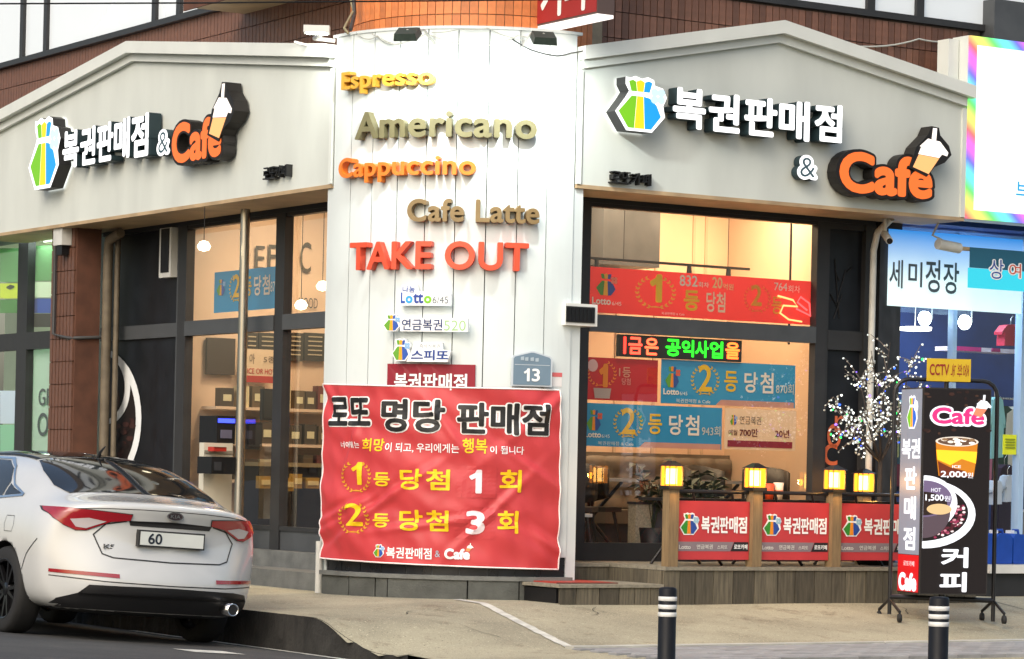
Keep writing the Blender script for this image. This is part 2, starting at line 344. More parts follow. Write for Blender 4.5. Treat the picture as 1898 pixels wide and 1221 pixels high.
def cupmark(mb, mp, rect, d, white='p:#f6f2ea', brown='p:#d98a4a', back=None, d0=None, step=.002, mir=1):
    u0, u1, w0, w1 = rect; g = lambda P: [(u0 + x * (u1 - u0), w0 + y * (w1 - w0)) for x, y in P]
    if back: mb.poly(g([(-.06, .1), (.42, -.06), (.62, .16), (.90, .28), (1.08, .46), (1.0, .66), (.76, .86), (.72, 1.02), (.52, 1.04), (.42, .84), (.12, .56)]), mp, d, back, d0); d += step
    mb.poly(g([(.03, .12), (.46, 0), (.74, .36), (.18, .40)]), mp, d, brown)
    mb.poly(g([(.17, .41), (.74, .37), (.86, .50), (.24, .56)]), mp, d, white); mb.poly(g([(.2, .58), (.95, .42), (.98, .50), (.75, .72), (.42, .76)]), mp, d + step, white); mb.poly(g([(.52, .76), (.64, .74), (.66, 1), (.55, 1)]), mp, d + step, white)
    return mb
# ================================================================== GROUND
def lerp(a, b, t): return a + (b - a) * max(0, min(1, t))
def zroad(a, b): return max(-.02, min(.20, -.057 * (a + 1.69)))
def zg(a, b):
    zr = .335 if b > -.5 else (lerp(.335, .10, (-.5 - b) / 1.8) if b > -2.3 else .10 - .008 * (-2.3 - b))
    tt = max(0, min(1, (-1.05 - b) / .95)); zl = .27 + (.012 - .27) * tt * tt * (3 - 2 * tt)
    return lerp(zl, zr, (a + 1.5) / 1.5) + .006 * math.sin(a * 2.1) * math.cos(b * 1.7)
def sheet(name, A, Bs, zf, m, flt=None):
    mb = MB(); v = []; f = []; nb = len(Bs)
    for a in A:
        for b in Bs: v.append(W(a, b, zf(a, b)))
    for i in range(len(A) - 1):
        for j in range(nb - 1):
            if flt is None or flt((A[i] + A[i + 1]) / 2, (Bs[j] + Bs[j + 1]) / 2): f.append((i * nb + j, (i + 1) * nb + j, (i + 1) * nb + j + 1, i * nb + j + 1))
    mb.add(v, f, m, True); return mb.build(name)
def fr(a, b, s):
    n = max(1, round((b - a) / s)); return [a + (b - a) * i / n for i in range(n + 1)]
struct(sheet('road', [-220, -120, -60, -30, -14] + fr(-8, 1, .5) + [10, 40, 120, 220], [-220, -120, -60, -30] + fr(-16, 16, 4) + [40, 120, 220], zroad, 'asphalt'))
CURB = [(-1.5, 14.0), (-1.5, 6.0), (-1.5, 2.0), (-1.5, .6), (-1.5, -.6), (-1.5, -1.0)] + [(-1.5 + .30 * (1 - math.cos(q)), -1.0 - 1.0 * math.sin(q)) for q in [i * math.pi / 32 for i in range(1, 17)]]
pav = sheet('pavement', fr(-1.5, 9.5, .1), fr(-3.5, 14, .1), zg, 'concrete', lambda a, b: a > 0 and b > -2.36 or a <= 0 and b > -1.0 or (a <= 0 and b > -3.4 and a > -1.5 + .30 * (1 - math.sqrt(max(0, 1 - (min(1, -1.0 - b)) ** 2))) - .02))
struct(pav)
_fine = []
for (a, b), (c, d) in zip(CURB, CURB[1:]):
    nn = max(1, int(math.hypot(c - a, d - b) / .07)); _fine += [(lerp(a, c, i / nn), lerp(b, d, i / nn)) for i in range(nn)]
rc = random.Random(9); CURB = [(a + rc.uniform(-.012, .006), b) for a, b in _fine + [CURB[-1]]]
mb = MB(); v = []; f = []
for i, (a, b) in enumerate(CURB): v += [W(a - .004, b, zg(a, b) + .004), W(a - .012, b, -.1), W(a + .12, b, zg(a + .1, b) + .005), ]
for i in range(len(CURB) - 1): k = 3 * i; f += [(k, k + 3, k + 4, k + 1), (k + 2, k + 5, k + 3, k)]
mb.add(v, f[0::2], 'curb_shade_crack'); mb.add(v, f[1::2], 'concrete'); kf = mb.build('kerb', pav)
# pale joint strip across the apron, and the kerb stones between apron and block paving
mb = MB(); v = []; f = []
P0, P1 = (.50, .12), (.02, -2.32)
for i in range(25):
    t = i / 24; a = lerp(P0[0], P1[0], t) + .004 * math.sin(i * 1.7); b = lerp(P0[1], P1[1], t); w_ = .042 + .004 * math.sin(i * 2.9)
    v += [W(a - w_, b, zg(a, b) + .006), W(a + w_, b, zg(a, b) + .006)]
for i in range(24): f.append((2 * i, 2 * i + 1, 2 * i + 3, 2 * i + 2))
mb.add(v, f, 'worn_paint'); o = mb.build('joint_strip', pav)
for ja, jb0, jb1 in ((5.85, -.4, -2.34),):
    mb = MB(); v = []; f = []
    for i in range(19):
        b = lerp(jb0, jb1, i / 18); a = ja + rc.uniform(-.003, .003); v += [W(a - .006, b, zg(a, b) + .004), W(a + .006, b, zg(a, b) + .004)]
    mb.add(v, [(2 * i, 2 * i + 1, 2 * i + 3, 2 * i + 2) for i in range(18)], 'curb_shade_crack'); mb.build('expansion_joint', pav)
for k in range(5):        # hairline cracks
    a, b = rc.uniform(-.6, 5), rc.uniform(-1.9, -.8); q = rc.uniform(0, 6.28); v = []; n_ = rc.randint(9, 16)
    for i in range(n_):
        w_ = .0035 * (1 - i / n_) + .0008; v += [W(a - w_ * math.sin(q), b + w_ * math.cos(q), zg(a, b) + .004), W(a + w_ * math.sin(q), b - w_ * math.cos(q), zg(a, b) + .004)]; q += rc.uniform(-.5, .5); a += .06 * math.cos(q); b += .06 * math.sin(q)
        if b < -2.25 or b > -.65: break
    mb = MB(); mb.add(v, [(2 * i, 2 * i + 1, 2 * i + 3, 2 * i + 2) for i in range(len(v) // 2 - 1)], 'curb_shade_crack'); mb.build('crack', pav)
for i in range(9):
    a0 = -.05 + i * 1.0; m_ = MB(); m_.box(a0 + .006, a0 + .994, -2.47, -2.35, -.05, .118, 'kerb'); m_.build('kerb_stone', pav)
walk = sheet('block_paving', fr(-4, 9.5, .5), fr(-8.2, -2.47, .3), lambda a, b: .078, 'concrete', lambda a, b: a > -.05 or b < -4.6); struct(walk)
pm = MB(); v = [Vector((x * .117, y * .057, z)) for z, sx in ((0, 1), (.028, 1), (.032, .95)) for x, y in ((-sx, -sx), (sx, -sx), (sx, sx), (-sx, sx))]
pm.add(v, [(0, 1, 5, 4), (1, 2, 6, 5), (2, 3, 7, 6), (3, 0, 4, 7), (4, 5, 9, 8), (5, 6, 10, 9), (6, 7, 11, 10), (7, 4, 8, 11), (8, 9, 10, 11)], 'paver'); pme = pm.build('paving_block', mesh_only=True)
for j in range(11):
    for i in range(26):
        a = .05 + i * .24 + (j % 2) * .12; b = -2.535 - j * .12
        o = put('paving_block', pme, walk); o.location = W(a, b, .074 + random.uniform(-.002, .003)); o.rotation_euler = (random.uniform(-.012, .012), random.uniform(-.012, .012), _r + random.uniform(-.012, .012))
# worn road markings beside the car
def mark(name, pts, w_, label):
    mb = MB(); v = []; f = []
    for i, (a, b) in enumerate(pts):
        v += [W(a - w_, b, zroad(a - w_, b) + .005), W(a + w_, b, zroad(a + w_, b) + .005)]
    for i in range(len(pts) - 1): f.append((2 * i, 2 * i + 1, 2 * i + 3, 2 * i + 2))
    mb.add(v, f, 'worn_paint'); return struct(mb.build(name))
mark('road_marking', [(-2.62, -1.75), (-2.62, -1.6), (-2.62, -1.35)], .2, '')
mark('gutter_line', [(-1.62, -3.2), (-1.6, -1.9), (-1.57, -.6), (-1.57, 2)], .045, '')
# ================================================================== THE CORNER BUILDING
bld = thing('corner_building', 'corner cafe building with round white panelled corner and brown tiled upper wall', 'building', W(1.5, 1.5, .335))
Z0 = .30
# --- round corner
NP = 9
for i in range(NP):
    t0 = TN0 + (TN1 - TN0) * i / NP + .003; t1 = TN0 + (TN1 - TN0) * (i + 1) / NP - .003
    MB().arcbox(t0, t1, 1.47, 1.5 + random.uniform(-.002, .002), .70, 5.13, 'white_panel', 4).build('cladding_panel', bld)
MB().arcbox(TN0, TN1, 1.2, 1.474, .3, 5.12, 'frame_grey', 18).build('corner_wall', bld)
MB().arcbox(TN0 - .03, TN1 + .03, 1.17, 1.51, 5.13, 5.155, 'white_panel', 18).build('corner_coping', bld)
for i in range(10):
    t0 = TN0 + (TN1 - TN0) * i / 10 + .003; t1 = TN0 + (TN1 - TN0) * (i + 1) / 10 - .003
    MB().arcbox(t0, t1, 1.46, 1.482, .45, .698, 'dark_tile', 3).build('base_tile', bld)
js = [0, .16, .28, .33, .62, .80, 1]
for i in range(6):
    t0 = TN0 + .03 + (TN1 - TN0 - .02) * js[i] + .004; t1 = TN0 + .03 + (TN1 - TN0 - .02) * js[i + 1] - .004
    MB().arcbox(t0, t1, 1.4, 1.565 + random.uniform(-.006, .006), .28, .50, 'stone', 4).build('plinth_stone', bld)
MB().arcbox(TN0 + .03, TN1 + .01, 1.4, 1.585, .50, .535, 'stone_cap', 14).build('plinth_cap', bld)
B('corner_return', bld, (0.012, .72, 1.502, 1.62, .3, 3.84, 'white_panel'), (1.502, 1.6, .012, .66, .3, 3.84, 'white_panel'), )
MB().tube([T(TN0 - .035, 1.53, .31), T(TN0 - .035, 1.53, .78)], .032, 'pipe_white', 10).build('corner_guard', bld)
# --- upper brick: tower band in orange soldier tiles, side walls in brown ones
MB().arcbox(math.radians(-100), math.radians(70), .9, 1.186, 4.9, 8.2, 'mortar', 40).build('upper_corner_wall', bld)
pitch = .0625
tme = {}
tm = MB(); tm.arcbox(-.0285, .0285, 1.17, 1.2, 0, .222, 'tile_orange', 2)
for i, p in enumerate(tm.v): tm.v[i] = p - CT
tmesh = tm.build('tile', mesh_only=True)
for row in range(2):
    for i in range(42):
        th = math.radians(-97) + i * pitch; o = put('tile', tmesh, bld); o.location = CT + UP * (5.075 + row * .23) - ROOT[bld.name]; o.rotation_euler = (0, 0, th)
up = MB()
for row in range(2, 13):
    for i in range(42):
        th = math.radians(-97) + i * pitch; up.arcbox(th - .0285, th + .0285, 1.17, 1.2, 5.075 + row * .23, 5.297 + row * .23, 'tile_orange', 1)
stuff(up.build('upper_tiles', bld))
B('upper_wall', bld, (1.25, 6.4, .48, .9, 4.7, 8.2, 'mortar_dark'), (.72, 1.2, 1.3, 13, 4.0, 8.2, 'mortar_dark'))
# brown tiles on the right wall: one by one where they show
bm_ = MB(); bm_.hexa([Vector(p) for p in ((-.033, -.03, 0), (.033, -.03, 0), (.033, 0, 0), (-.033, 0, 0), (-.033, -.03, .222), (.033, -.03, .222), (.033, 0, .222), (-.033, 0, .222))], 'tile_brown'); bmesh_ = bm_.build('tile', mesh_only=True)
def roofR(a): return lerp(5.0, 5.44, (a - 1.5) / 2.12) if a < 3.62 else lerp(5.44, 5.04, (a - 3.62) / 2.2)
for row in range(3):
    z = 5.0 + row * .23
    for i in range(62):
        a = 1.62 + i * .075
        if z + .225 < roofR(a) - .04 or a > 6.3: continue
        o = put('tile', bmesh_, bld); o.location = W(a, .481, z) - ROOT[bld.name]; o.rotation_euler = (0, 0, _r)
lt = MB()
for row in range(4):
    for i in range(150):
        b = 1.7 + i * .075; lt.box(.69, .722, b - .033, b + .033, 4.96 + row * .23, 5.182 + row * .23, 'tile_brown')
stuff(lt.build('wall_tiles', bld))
# --- upper windows (opaque white panes with a faint glow put in)
def upwin(F, u0, u1, z0, z1, d, name='upper_window'):
    m = MB(); w = (lambda a, b, z: W(a, b, z)) if F == 'R' else (lambda a, b, z: W(b, a, z))
    fw = .045
    m.box(u0, u1, d - .03, d + .05, z0, z0 + .06, 'frame', w); m.box(u0, u1, d - .03, d + .05, z1 - .05, z1, 'frame', w)
    m.box(u0, u0 + fw, d - .028, d + .05, z0 + .06, z1 - .05, 'frame', w); m.box(u1 - fw, u1, d - .028, d + .05, z0 + .06, z1 - .05, 'frame', w)
    win = m.build(name, bld)
    p = MB(); p.box(u0 + fw - .005, u1 - fw + .005, d + .01, d + .02, z0 + .055, z1 - .045, 'glow_pane', w); p.build('pane', win)
for u0, u1 in ((1.95, 5.03), (5.03, 5.62), (5.62, 8.0)): upwin('R', u0, u1, 5.705, 7.3, .455)
for u0, u1 in ((2.6, 5.96), (5.96, 6.53), (6.53, 9.3), (9.3, 9.96), (9.96, 13)): upwin('L', u0, u1, 5.875, 7.4, .655)
# ledge over the left wall
B('ledge', bld, (.05, .72, 2.2, 4.6, 5.78, 5.86, 'soffit'), (.03, .05, 2.2, 4.6, 5.74, 5.90, 'rust'))
# --- storefront right: frames and panes
def members(name, F, d, items, parent=bld, m='frame'):
    w = W if F == 'R' else (lambda a, b, z: W(b, a, z)); mb = MB()
    for u0, u1, z0, z1, e in items: mb.box(u0, u1, d - e, d + .05, z0, z1, m, w)
    return mb.build(name, parent)
def pane(F, d, u0, u1, z0, z1, parent, m='glass'):
    w = W if F == 'R' else (lambda a, b, z: W(b, a, z)); mb = MB(); mb.add([w(u0, d, z0), w(u1, d, z0), w(u1, d, z1), w(u0, d, z1)], [(0, 1, 2, 3)], m); return mb.build('pane', parent)
sw = members('storefront_window', 'R', .70, [(2.02, 2.125, .655, 3.80, .04), (4.645, 4.77, .655, 3.80, .04), (2.125, 4.645, 3.765, 3.80, .035), (1.6, 2.02, 3.765, 3.80, .035), (2.125, 4.645, .65, .81, .03), (1.6, 5.33, 3.80, 3.852, .045)])
members('transom', 'R', .70, [(2.125, 4.645, 2.67, 2.82, .05)], sw, 'frame_grey'); members('transom', 'R', .70, [(1.6, 2.02, 2.69, 2.80, .03)], sw, 'white_trim')
for z0, z1 in ((.80, 2.68), (2.81, 3.77)): pane('R', .705, 2.12, 4.65, z0, z1, sw)
for z0, z1 in ((.66, 2.70), (2.79, 3.77)): pane('R', .705, 1.6, 2.03, z0, z1, sw)
dp = members('dark_panel_bay', 'R', .70, [(4.77, 4.80, .655, 3.80, .03), (5.21, 5.335, .655, 3.80, .05), (4.80, 5.21, 2.62, 2.80, .035), (4.80, 5.21, .655, .75, .035), (4.80, 5.21, 3.74, 3.80, .03)])
for z0, z1 in ((.75, 2.62), (2.80, 3.74)):
    m = MB(); m.box(4.80, 5.21, .71, .73, z0, z1, 'mural'); m.build('panel', dp)
mb = MB(); mp = mapR(.71)
for (x0, y0, x1, y1) in ((1548, 480, 1556, 590), (1552, 560, 1568, 500), (1556, 520, 1548, 500), (1540, 545, 1556, 575), (1568, 505, 1580, 495), (1546, 590, 1562, 545)):
    p, q = hR(x0, y0, .70), hR(x1, y1, .70); mb.tube([W(p[0], .703, p[1]), W(q[0], .703, q[1])], .006, 'black', 5)
mb.build('branch_print', dp)
mb = MB()
for ch, x0, yt, yb, x1 in (('c', 1519, 822, 862, 1545), ('o', 1526, 785, 830, 1552), ('r', 1540, 770, 800, 1558)):
    a0, a1, z0, z1 = rectR(x0 + 8, yt, yb, x1 + 8, .7); mb.text(ch, mp, (max(a0, 4.805), a1, z0, z1), 'p:#c8643c', 0, .004)
mb.build('lettering', dp)
# --- storefront left
lw = members('storefront_window', 'L', .70, [(5.70, 5.885, .64, 3.80, .04), (3.62, 3.80, .64, 3.80, .04), (1.62, 5.70, 3.765, 3.80, .03), (1.62, 7.7, 3.80, 3.852, .045), (1.62, 5.70, .82, .86, .035)])
members('transom', 'L', .70, [(3.80, 5.70, 2.70, 2.845, .05)], lw, 'frame_grey'); members('transom', 'L', .70, [(1.62, 3.62, 2.70, 2.845, .05)], lw, 'frame_grey')
members('base_panel', 'L', .70, [(3.80, 5.70, .64, .82, .02)], lw, 'frame_grey'); members('base_panel', 'L', .70, [(1.62, 3.62, .64, .82, .02)], lw, 'frame_grey')
for u0, u1 in ((1.62, 3.63), (3.79, 5.71)):
    for z0, z1 in ((.85, 2.71), (2.84, 3.77)): pane('L', .705, u0, u1, z0, z1, lw)
MB().tube([W(.42, hL(448, 700, .42)[0], .45), W(.42, hL(448, 700, .42)[0], 3.86)], .046, 'steel', 14).build('steel_pole', lw)
# mural bay
mu = members('mural_bay', 'L', .70, [(5.885, 5.93, .655, 3.80, .03), (5.93, 7.75, 2.70, 2.84, .03), (5.93, 7.75, .655, .70, .03)], bld, 'frame_grey')
for z0, z1 in ((.70, 2.70), (2.84, 3.80)):
    m = MB(); m.box(.705, .73, 5.93, 7.75, z0, z1, 'mural'); m.build('panel', mu)
def LP(px, py): return hL(px, py, .7)
mb = MB(); mp = mapL(.702)
def ell(cx, cy, rx, ry, d, m, n=36):
    mb.poly([LP(max(cx + rx * math.cos(2 * math.pi * i / n), 196), min(cy + ry * math.sin(2 * math.pi * i / n), 868)) for i in range(n)], mp, d, m)
ell(198, 775, 64, 122, .002, 'p:#e8ecee'); ell(190, 775, 62, 112, .004, 'p:#1a0f0c'); ell(196, 718, 46, 70, .006, 'p:#e8ecee'); ell(188, 718, 44, 62, .008, 'p:#120a08'); ell(203, 740, 20, 34, .010, 'p:#3a2416')
rb = random.Random(3)
for i in range(60):
    x, y = rb.uniform(203, 248), rb.uniform(778, 860)
    if ((x - 190) / 58) ** 2 + ((y - 775) / 108) ** 2 < 1 and ((x - 196) / 48) ** 2 + ((y - 718) / 72) ** 2 > 1:
        c_ = LP(x, y); mb.ellipse(c_[0], c_[1], .085, .028, mp, .006 + i * .0001, rb.choice(['p:#2a1612', 'p:#3a1f1a', 'p:#1c0e0c']), n=8)
mb.build('cup_print', mu)
B('duct_cover', mu, (.62, .70, 5.98, 6.25, 3.30, 3.80, 'white_trim'), (.612, .622, 6.02, 6.20, 3.35, 3.79, 'black'))
# steps below the left windows
B('step', bld, (.50, .76, 1.62, 8.0, .25, .638, 'stone_cap')); B('step', bld, (.12, .50, 1.70, 8.0, .25, .49, 'stone_cap'))
# brick pilaster and pipes at the far end
bp = hL(140, 600, .15)[0]
pl = B('pilaster', bld, (.15, .42, bp, bp + .62, .3, 3.95, 'rust'))
rb_ = MB()
for r_ in range(15):
    for k in range(7): rb_.box(.128, .152, bp + .02 + k * .085, bp + .085 + k * .085, .35 + r_ * .235, .575 + r_ * .235, 'tile_brown')
stuff(rb_.build('pilaster_tiles', pl))
MB().tube([W(.47, bp - .06, .33), W(.47, bp - .06, 3.55), W(.46, bp - .1, 3.72), W(.45, bp - .4, 3.78)], .05, 'pipe', 10).build('drain_pipe', bld)
MB().tube([W(.56, bp - .10, .33), W(.56, bp - .10, 3.8)], .03, 'pipe', 8).build('drain_pipe', bld)
mb = MB(); mb.tube([W(.10, bp + .45, 3.7), W(.10, bp + .45, 2.75), W(.12, bp + .1, 2.7), W(.16, bp - .02, 2.7), W(.45, bp - .03, 2.72)], .018, 'cable', 6); mb.build('conduit', bld)
mb = MB(); mb.box(.02, .13, bp + .10, bp + .32, 3.66, 3.86, 'pipe_white'); mb.box(.04, .12, bp + .14, bp + .28, 3.56, 3.66, 'black'); tag(mb.build('security_camera'), 'white camera bracket on top of the ribbed brick pilaster', 'camera')
# --- inside
ins = [('interior_floor', (.76, 5.3, .74, 6.0, .45, .64, 'floor_int')), ('interior_ceiling', (.80, 5.3, .80, 6.0, 4.36, 4.42, 'white_int')), ('header', (1.3, 5.34, .64, .79, 3.855, 4.45, 'frame')), ('header', (.64, .79, 1.3, 9.0, 3.855, 4.45, 'frame')), ('interior_wall', (.76, 5.33, 5.9, 6.0, .64, 4.36, 'wall_cream')), ('interior_wall', (5.25, 5.33, .80, 5.9, .64, 4.36, 'wall_tan')), ('interior_wall', (2.95, 5.25, 2.85, 2.95, .64, 4.36, 'wall_cream'))]
for n_, b_ in ins: B(n_, bld, b_)
B('ceiling_box', bld, (3.3, 3.95, 2.2, 2.85, 3.40, 4.36, 'frame_grey'))
for a in (3.9, 4.35, 4.8, 4.95): B('wall_batten', bld, (a, a + .03, 2.835, 2.85, .64, 4.36, 'wall_tan'))
# ================================================================== GABLED SIGNBOARDS
def signboard(F, u0, u1, apx, ze0, ze1, zap, label):
    w = W if F == 'R' else (lambda a, b, z: W(b, a, z)); mp = mapR(0) if F == 'R' else mapL(0)
    t = thing('gable_signboard', label, 'signboard', w(u0, 0, 3.85), 'gabled signboards')
    P = lambda lo, hi=None: [(u0, 3.85), (u1, 3.85), (u1, ze1 - lo), (apx, zap - lo), (u0, ze0 - lo)]
    MB().poly(P(.02), mp, 0, 'fascia', -.62).build('board', t)
    def band(name, top, h, out, e0, e1):
        c0, c1 = u0 + e0, u1 + e1
        zt = lambda u: lerp(ze0, zap, (u - u0) / (apx - u0)) if u < apx else lerp(zap, ze1, (u - apx) / (u1 - apx))
        mb = MB()
        for p, q in ((c0, apx), (apx, c1)):
            mb.poly([(p, zt(p) - top - h), (q, zt(q) - top - h), (q, zt(q) - top), (p, zt(p) - top)], mp, out, 'fascia_trim', -.02)
        mb.build(name, t)
    band('cornice', -.012, .115, .11, -.0, .03); band('cornice', .103, .075, .045, .03, -.02)
    mb = MB(); mb.poly([(u0 - .0, 3.835), (u1, 3.835), (u1, 3.868), (u0, 3.868)], mp, .012, 'soffit', -.60); mb.build('bottom_trim', t)
    mb = MB(); mb.poly([(u0, 3.87), (u0 + .045, 3.87), (u0 + .045, ze0 - .19), (u0, ze0 - .19)], mp, .02, 'fascia_trim', -.02); mb.build('edge_trim', t); mb = MB(); mb.poly([(u1 - .05, 3.87), (u1, 3.87), (u1, ze1 - .19), (u1 - .05, ze1 - .19)], mp, .02, 'fascia_trim', -.02); mb.build('edge_trim', t)
    return t
sbR = signboard('R', 1.51, 5.83, 3.62, 5.02, 5.07, 5.45, 'grey gabled signboard on the right street front with an amber cup sign')
sbL = signboard('L', 1.52, 9.6, 5.58, 5.06, 5.06, 5.54, 'grey gabled signboard on the left street front, above the parked car')
# ================================================================== NEIGHBOURS
nb = thing('left_shop', 'shop with green lit windows at the left edge of the photo', 'shop', W(.7, 9, .335))
B('upper_wall', nb, (.05, .9, 9.62, 15, 3.9, 5.3, 'frame_grey'))
gw = members('shop_window', 'L', .70, [(8.2, 8.35, .64, 3.85, .03), (9.70, 9.98, .64, 3.9, .04), (8.35, 9.70, 2.66, 2.85, .04), (9.98, 15, 2.66, 2.85, .04), (8.2, 15, .5, .7, .04)], nb)
for u0, u1 in ((8.35, 9.71), (9.97, 15)):
    for z0, z1 in ((.68, 2.67), (2.84, 3.9)): pane('L', .705, u0, u1, z0, z1, gw)
B('interior_wall', nb, (2.6, 2.7, 8.2, 15, .3, 4.2, 'p:#b8cdb0')); B('interior_wall', nb, (.8, 2.6, 8.1, 8.2, .3, 4.2, 'p:#c8d8c8')); B('interior_floor', nb, (.75, 2.6, 8.2, 15, .3, .6, 'floor_int')); B('interior_ceiling', nb, (.75, 2.6, 8.2, 15, 4.0, 4.1, 'white_int'))
def lposter(parent, name, x0, yt, yb, x1, a, m): MB().poly([hL(x0, yt, a), hL(x0, yb, a), hL(x1, yb, a), hL(x1, yt, a)], mapL(a), 0, m, -.01).build(name, parent)
for q in ((62, 455, 520, 112, 't:#8fc88f'), (62, 522, 551, 112, 't:#f0f8e8'), (58, 553, 580, 110, 't:#2a6ac8'), (58, 581, 606, 110, 'p:#1a2326'), (0, 460, 523, 44, 't:#8fc88f'), (0, 525, 553, 44, 't:#e8f05a'), (0, 555, 580, 44, 't:#5aa85a')): lposter(nb, 'window_film', *q[:4], .78, q[4])
lposter(nb, 'window_film', 55, 645, 850, 104, .76, 't:#cfeadc'); lposter(nb, 'window_film', 0, 724, 785, 38, .76, 't:#e6f2ff'); lposter(nb, 'window_film', 0, 787, 850, 38, .765, 't:#b0e8cc')
mb = MB(); mp = mapL(.75)
for s_, q in (('GR', (72, 720, 752, 98)), ('O', (70, 765, 808, 90))): mb.text(s_, mp, rectL(*q, .75), 'p:#58686a', .01, .004)
mb.build('lettering', nb)
MB().ring(*hL(20, 532, .77), .12, .022, .05, mapL(.77), .006, 'p:#46583a').build('oval_mark', nb)
lo = lamp('ceiling_light', 'AREA', W(1.7, 10.5, 3.9), 170, (.85, 1, .88), W(1.7, 10.5, 0), 1.6, parent=nb, sy=4)
# ================================================================== LIT CHANNEL LETTERS ON THE SIGNBOARDS
EW, EO, EG, EY, EB = 'e:#ffffff:.85', 'e:#f4702c:.55', 'e:#7cc81e:.42', 'e:#ffcf1e:.55', 'e:#1b9ce6:.5'
def raised(t, s, rect, mp, face, side, off=.03, d0=.0, d1=.10, name='letter', bold_back=0):
    mb = MB(); mb.text(s, mp, rect, side, off, d1, d0); o = mb.build(name, t)
    mb = MB(); mb.text(s, mp, rect, face, off, d1 + .004); mb.build('lit_face', o); return o
def channel(F, label, q):
    rect = rectR if F == 'R' else rectL; mp = mapR(0) if F == 'R' else mapL(0); h = hR if F == 'R' else hL
    u, z = h(*q['bag'][0:2], 0)
    t = thing('channel_letter_sign', label, 'sign', mp(u, z, 0), 'lit cafe signs')
    x0, yt, yb, x1 = q['bag']; r = rect(x0, yt, yb, x1, 0); mb = MB(); bag(mb, mp, r, .16, EW, (EG, EY, EB, 'e:#bfe2f6:.6'), .02); MB_side = mb.m
    for i, k in enumerate(mb.m):
        if k == EW and len(mb.f[i]) == 4 and i < 30: mb.m[i] = 'frame'
    mb.build('bag_emblem', t)
    for ch, x0, yt, yb, x1 in q['ko']: raised(t, ch, rect(x0, yt, yb, x1, 0), mp, EW, 'p:#20343a', .034, .02, .15)
    x0, yt, yb, x1 = q['amp']; r = rect(x0, yt, yb, x1, 0)
    mb = MB(); mb.text('&', mp, r, 'p:#20343a', .10, .10, .02); mb.build('letter', t); mb = MB(); mb.text('&', mp, r, EW, .10, .104); o = mb.build('lit_face', t)
    sx = r[1] - r[0]; sz = r[3] - r[2]; mb = MB(); mb.text('&', mp, (r[0] + sx * .14, r[1] - sx * .14, r[2] + sz * .11, r[3] - sz * .11), 'p:#3a5560', -.005, .108); mb.build('letter_core', t)
    x0, yt, yb, x1 = q['cafe']; r = rect(x0, yt, yb, x1, 0); sx = r[1] - r[0]; sz = r[3] - r[2]
    mb = MB(); mb.text('Cafe', mp, r, 'p:#171310', .085, .15, .02); mb.build('back_plate', t)
    mb = MB(); mb.text('Cafe', mp, (r[0] + sx * .03, r[1] - sx * .03, r[2] + sz * .06, r[3] - sz * .06), EO, .04, .155); mb.build('lit_face', t)
    x0, yt, yb, x1 = q['cup']; r = rect(x0, yt, yb, x1, 0)
    mb = MB(); cupmark(mb, mp, r, .17, 'e:#fff4e8:.8', 'e:#f0a868:.7', 'p:#171310', .02); mb.build('cup_emblem', t)
    x0, yt, yb, x1 = q['small']; r = rect(x0, yt, yb, x1, 0); v = thing('small_lettering', q['slabel'], 'lettering', mp(r[0], r[2], 0))
    n = len(q['stext'])
    for i, ch in enumerate(q['stext']):
        mb = MB(); mb.text(ch, mp, (lerp(r[0], r[1], i / n), lerp(r[0], r[1], (i + .92) / n), r[2], r[3]), 'p:#10100f', .008, .06, .0); mb.build('letter', v)
    return t
channel('R', 'lit bag emblem and amber cup lettering sign on the right signboard', dict(bag=(1121, 140, 242, 1216), ko=[('복', 1228, 163, 238, 1289), ('권', 1294, 173, 245, 1352), ('판', 1360, 180, 252, 1421), ('매', 1424, 186, 260, 1481), ('점', 1490, 193, 263, 1541)],
    amp=(1464, 287, 333, 1503), cafe=(1530, 274, 362, 1714), cup=(1668, 236, 322, 1736), small=(1127, 317, 339, 1202), stext='로또카페', slabel='small black raised lettering low on the right signboard'))
channel('L', 'lit bag emblem and amber cup lettering sign on the left signboard', dict(bag=(80, 226, 356, 138), ko=[('복', 142, 247, 316, 172), ('권', 175, 240, 310, 203), ('판', 206, 232, 304, 236), ('매', 238, 224, 299, 267), ('점', 270, 217, 296, 302)],
    amp=(309, 243, 292, 334), cafe=(343, 228, 313, 441), cup=(418, 164, 262, 462), small=(498, 312, 334, 543), stext='로또카페', slabel='small black raised lettering low on the left signboard'))
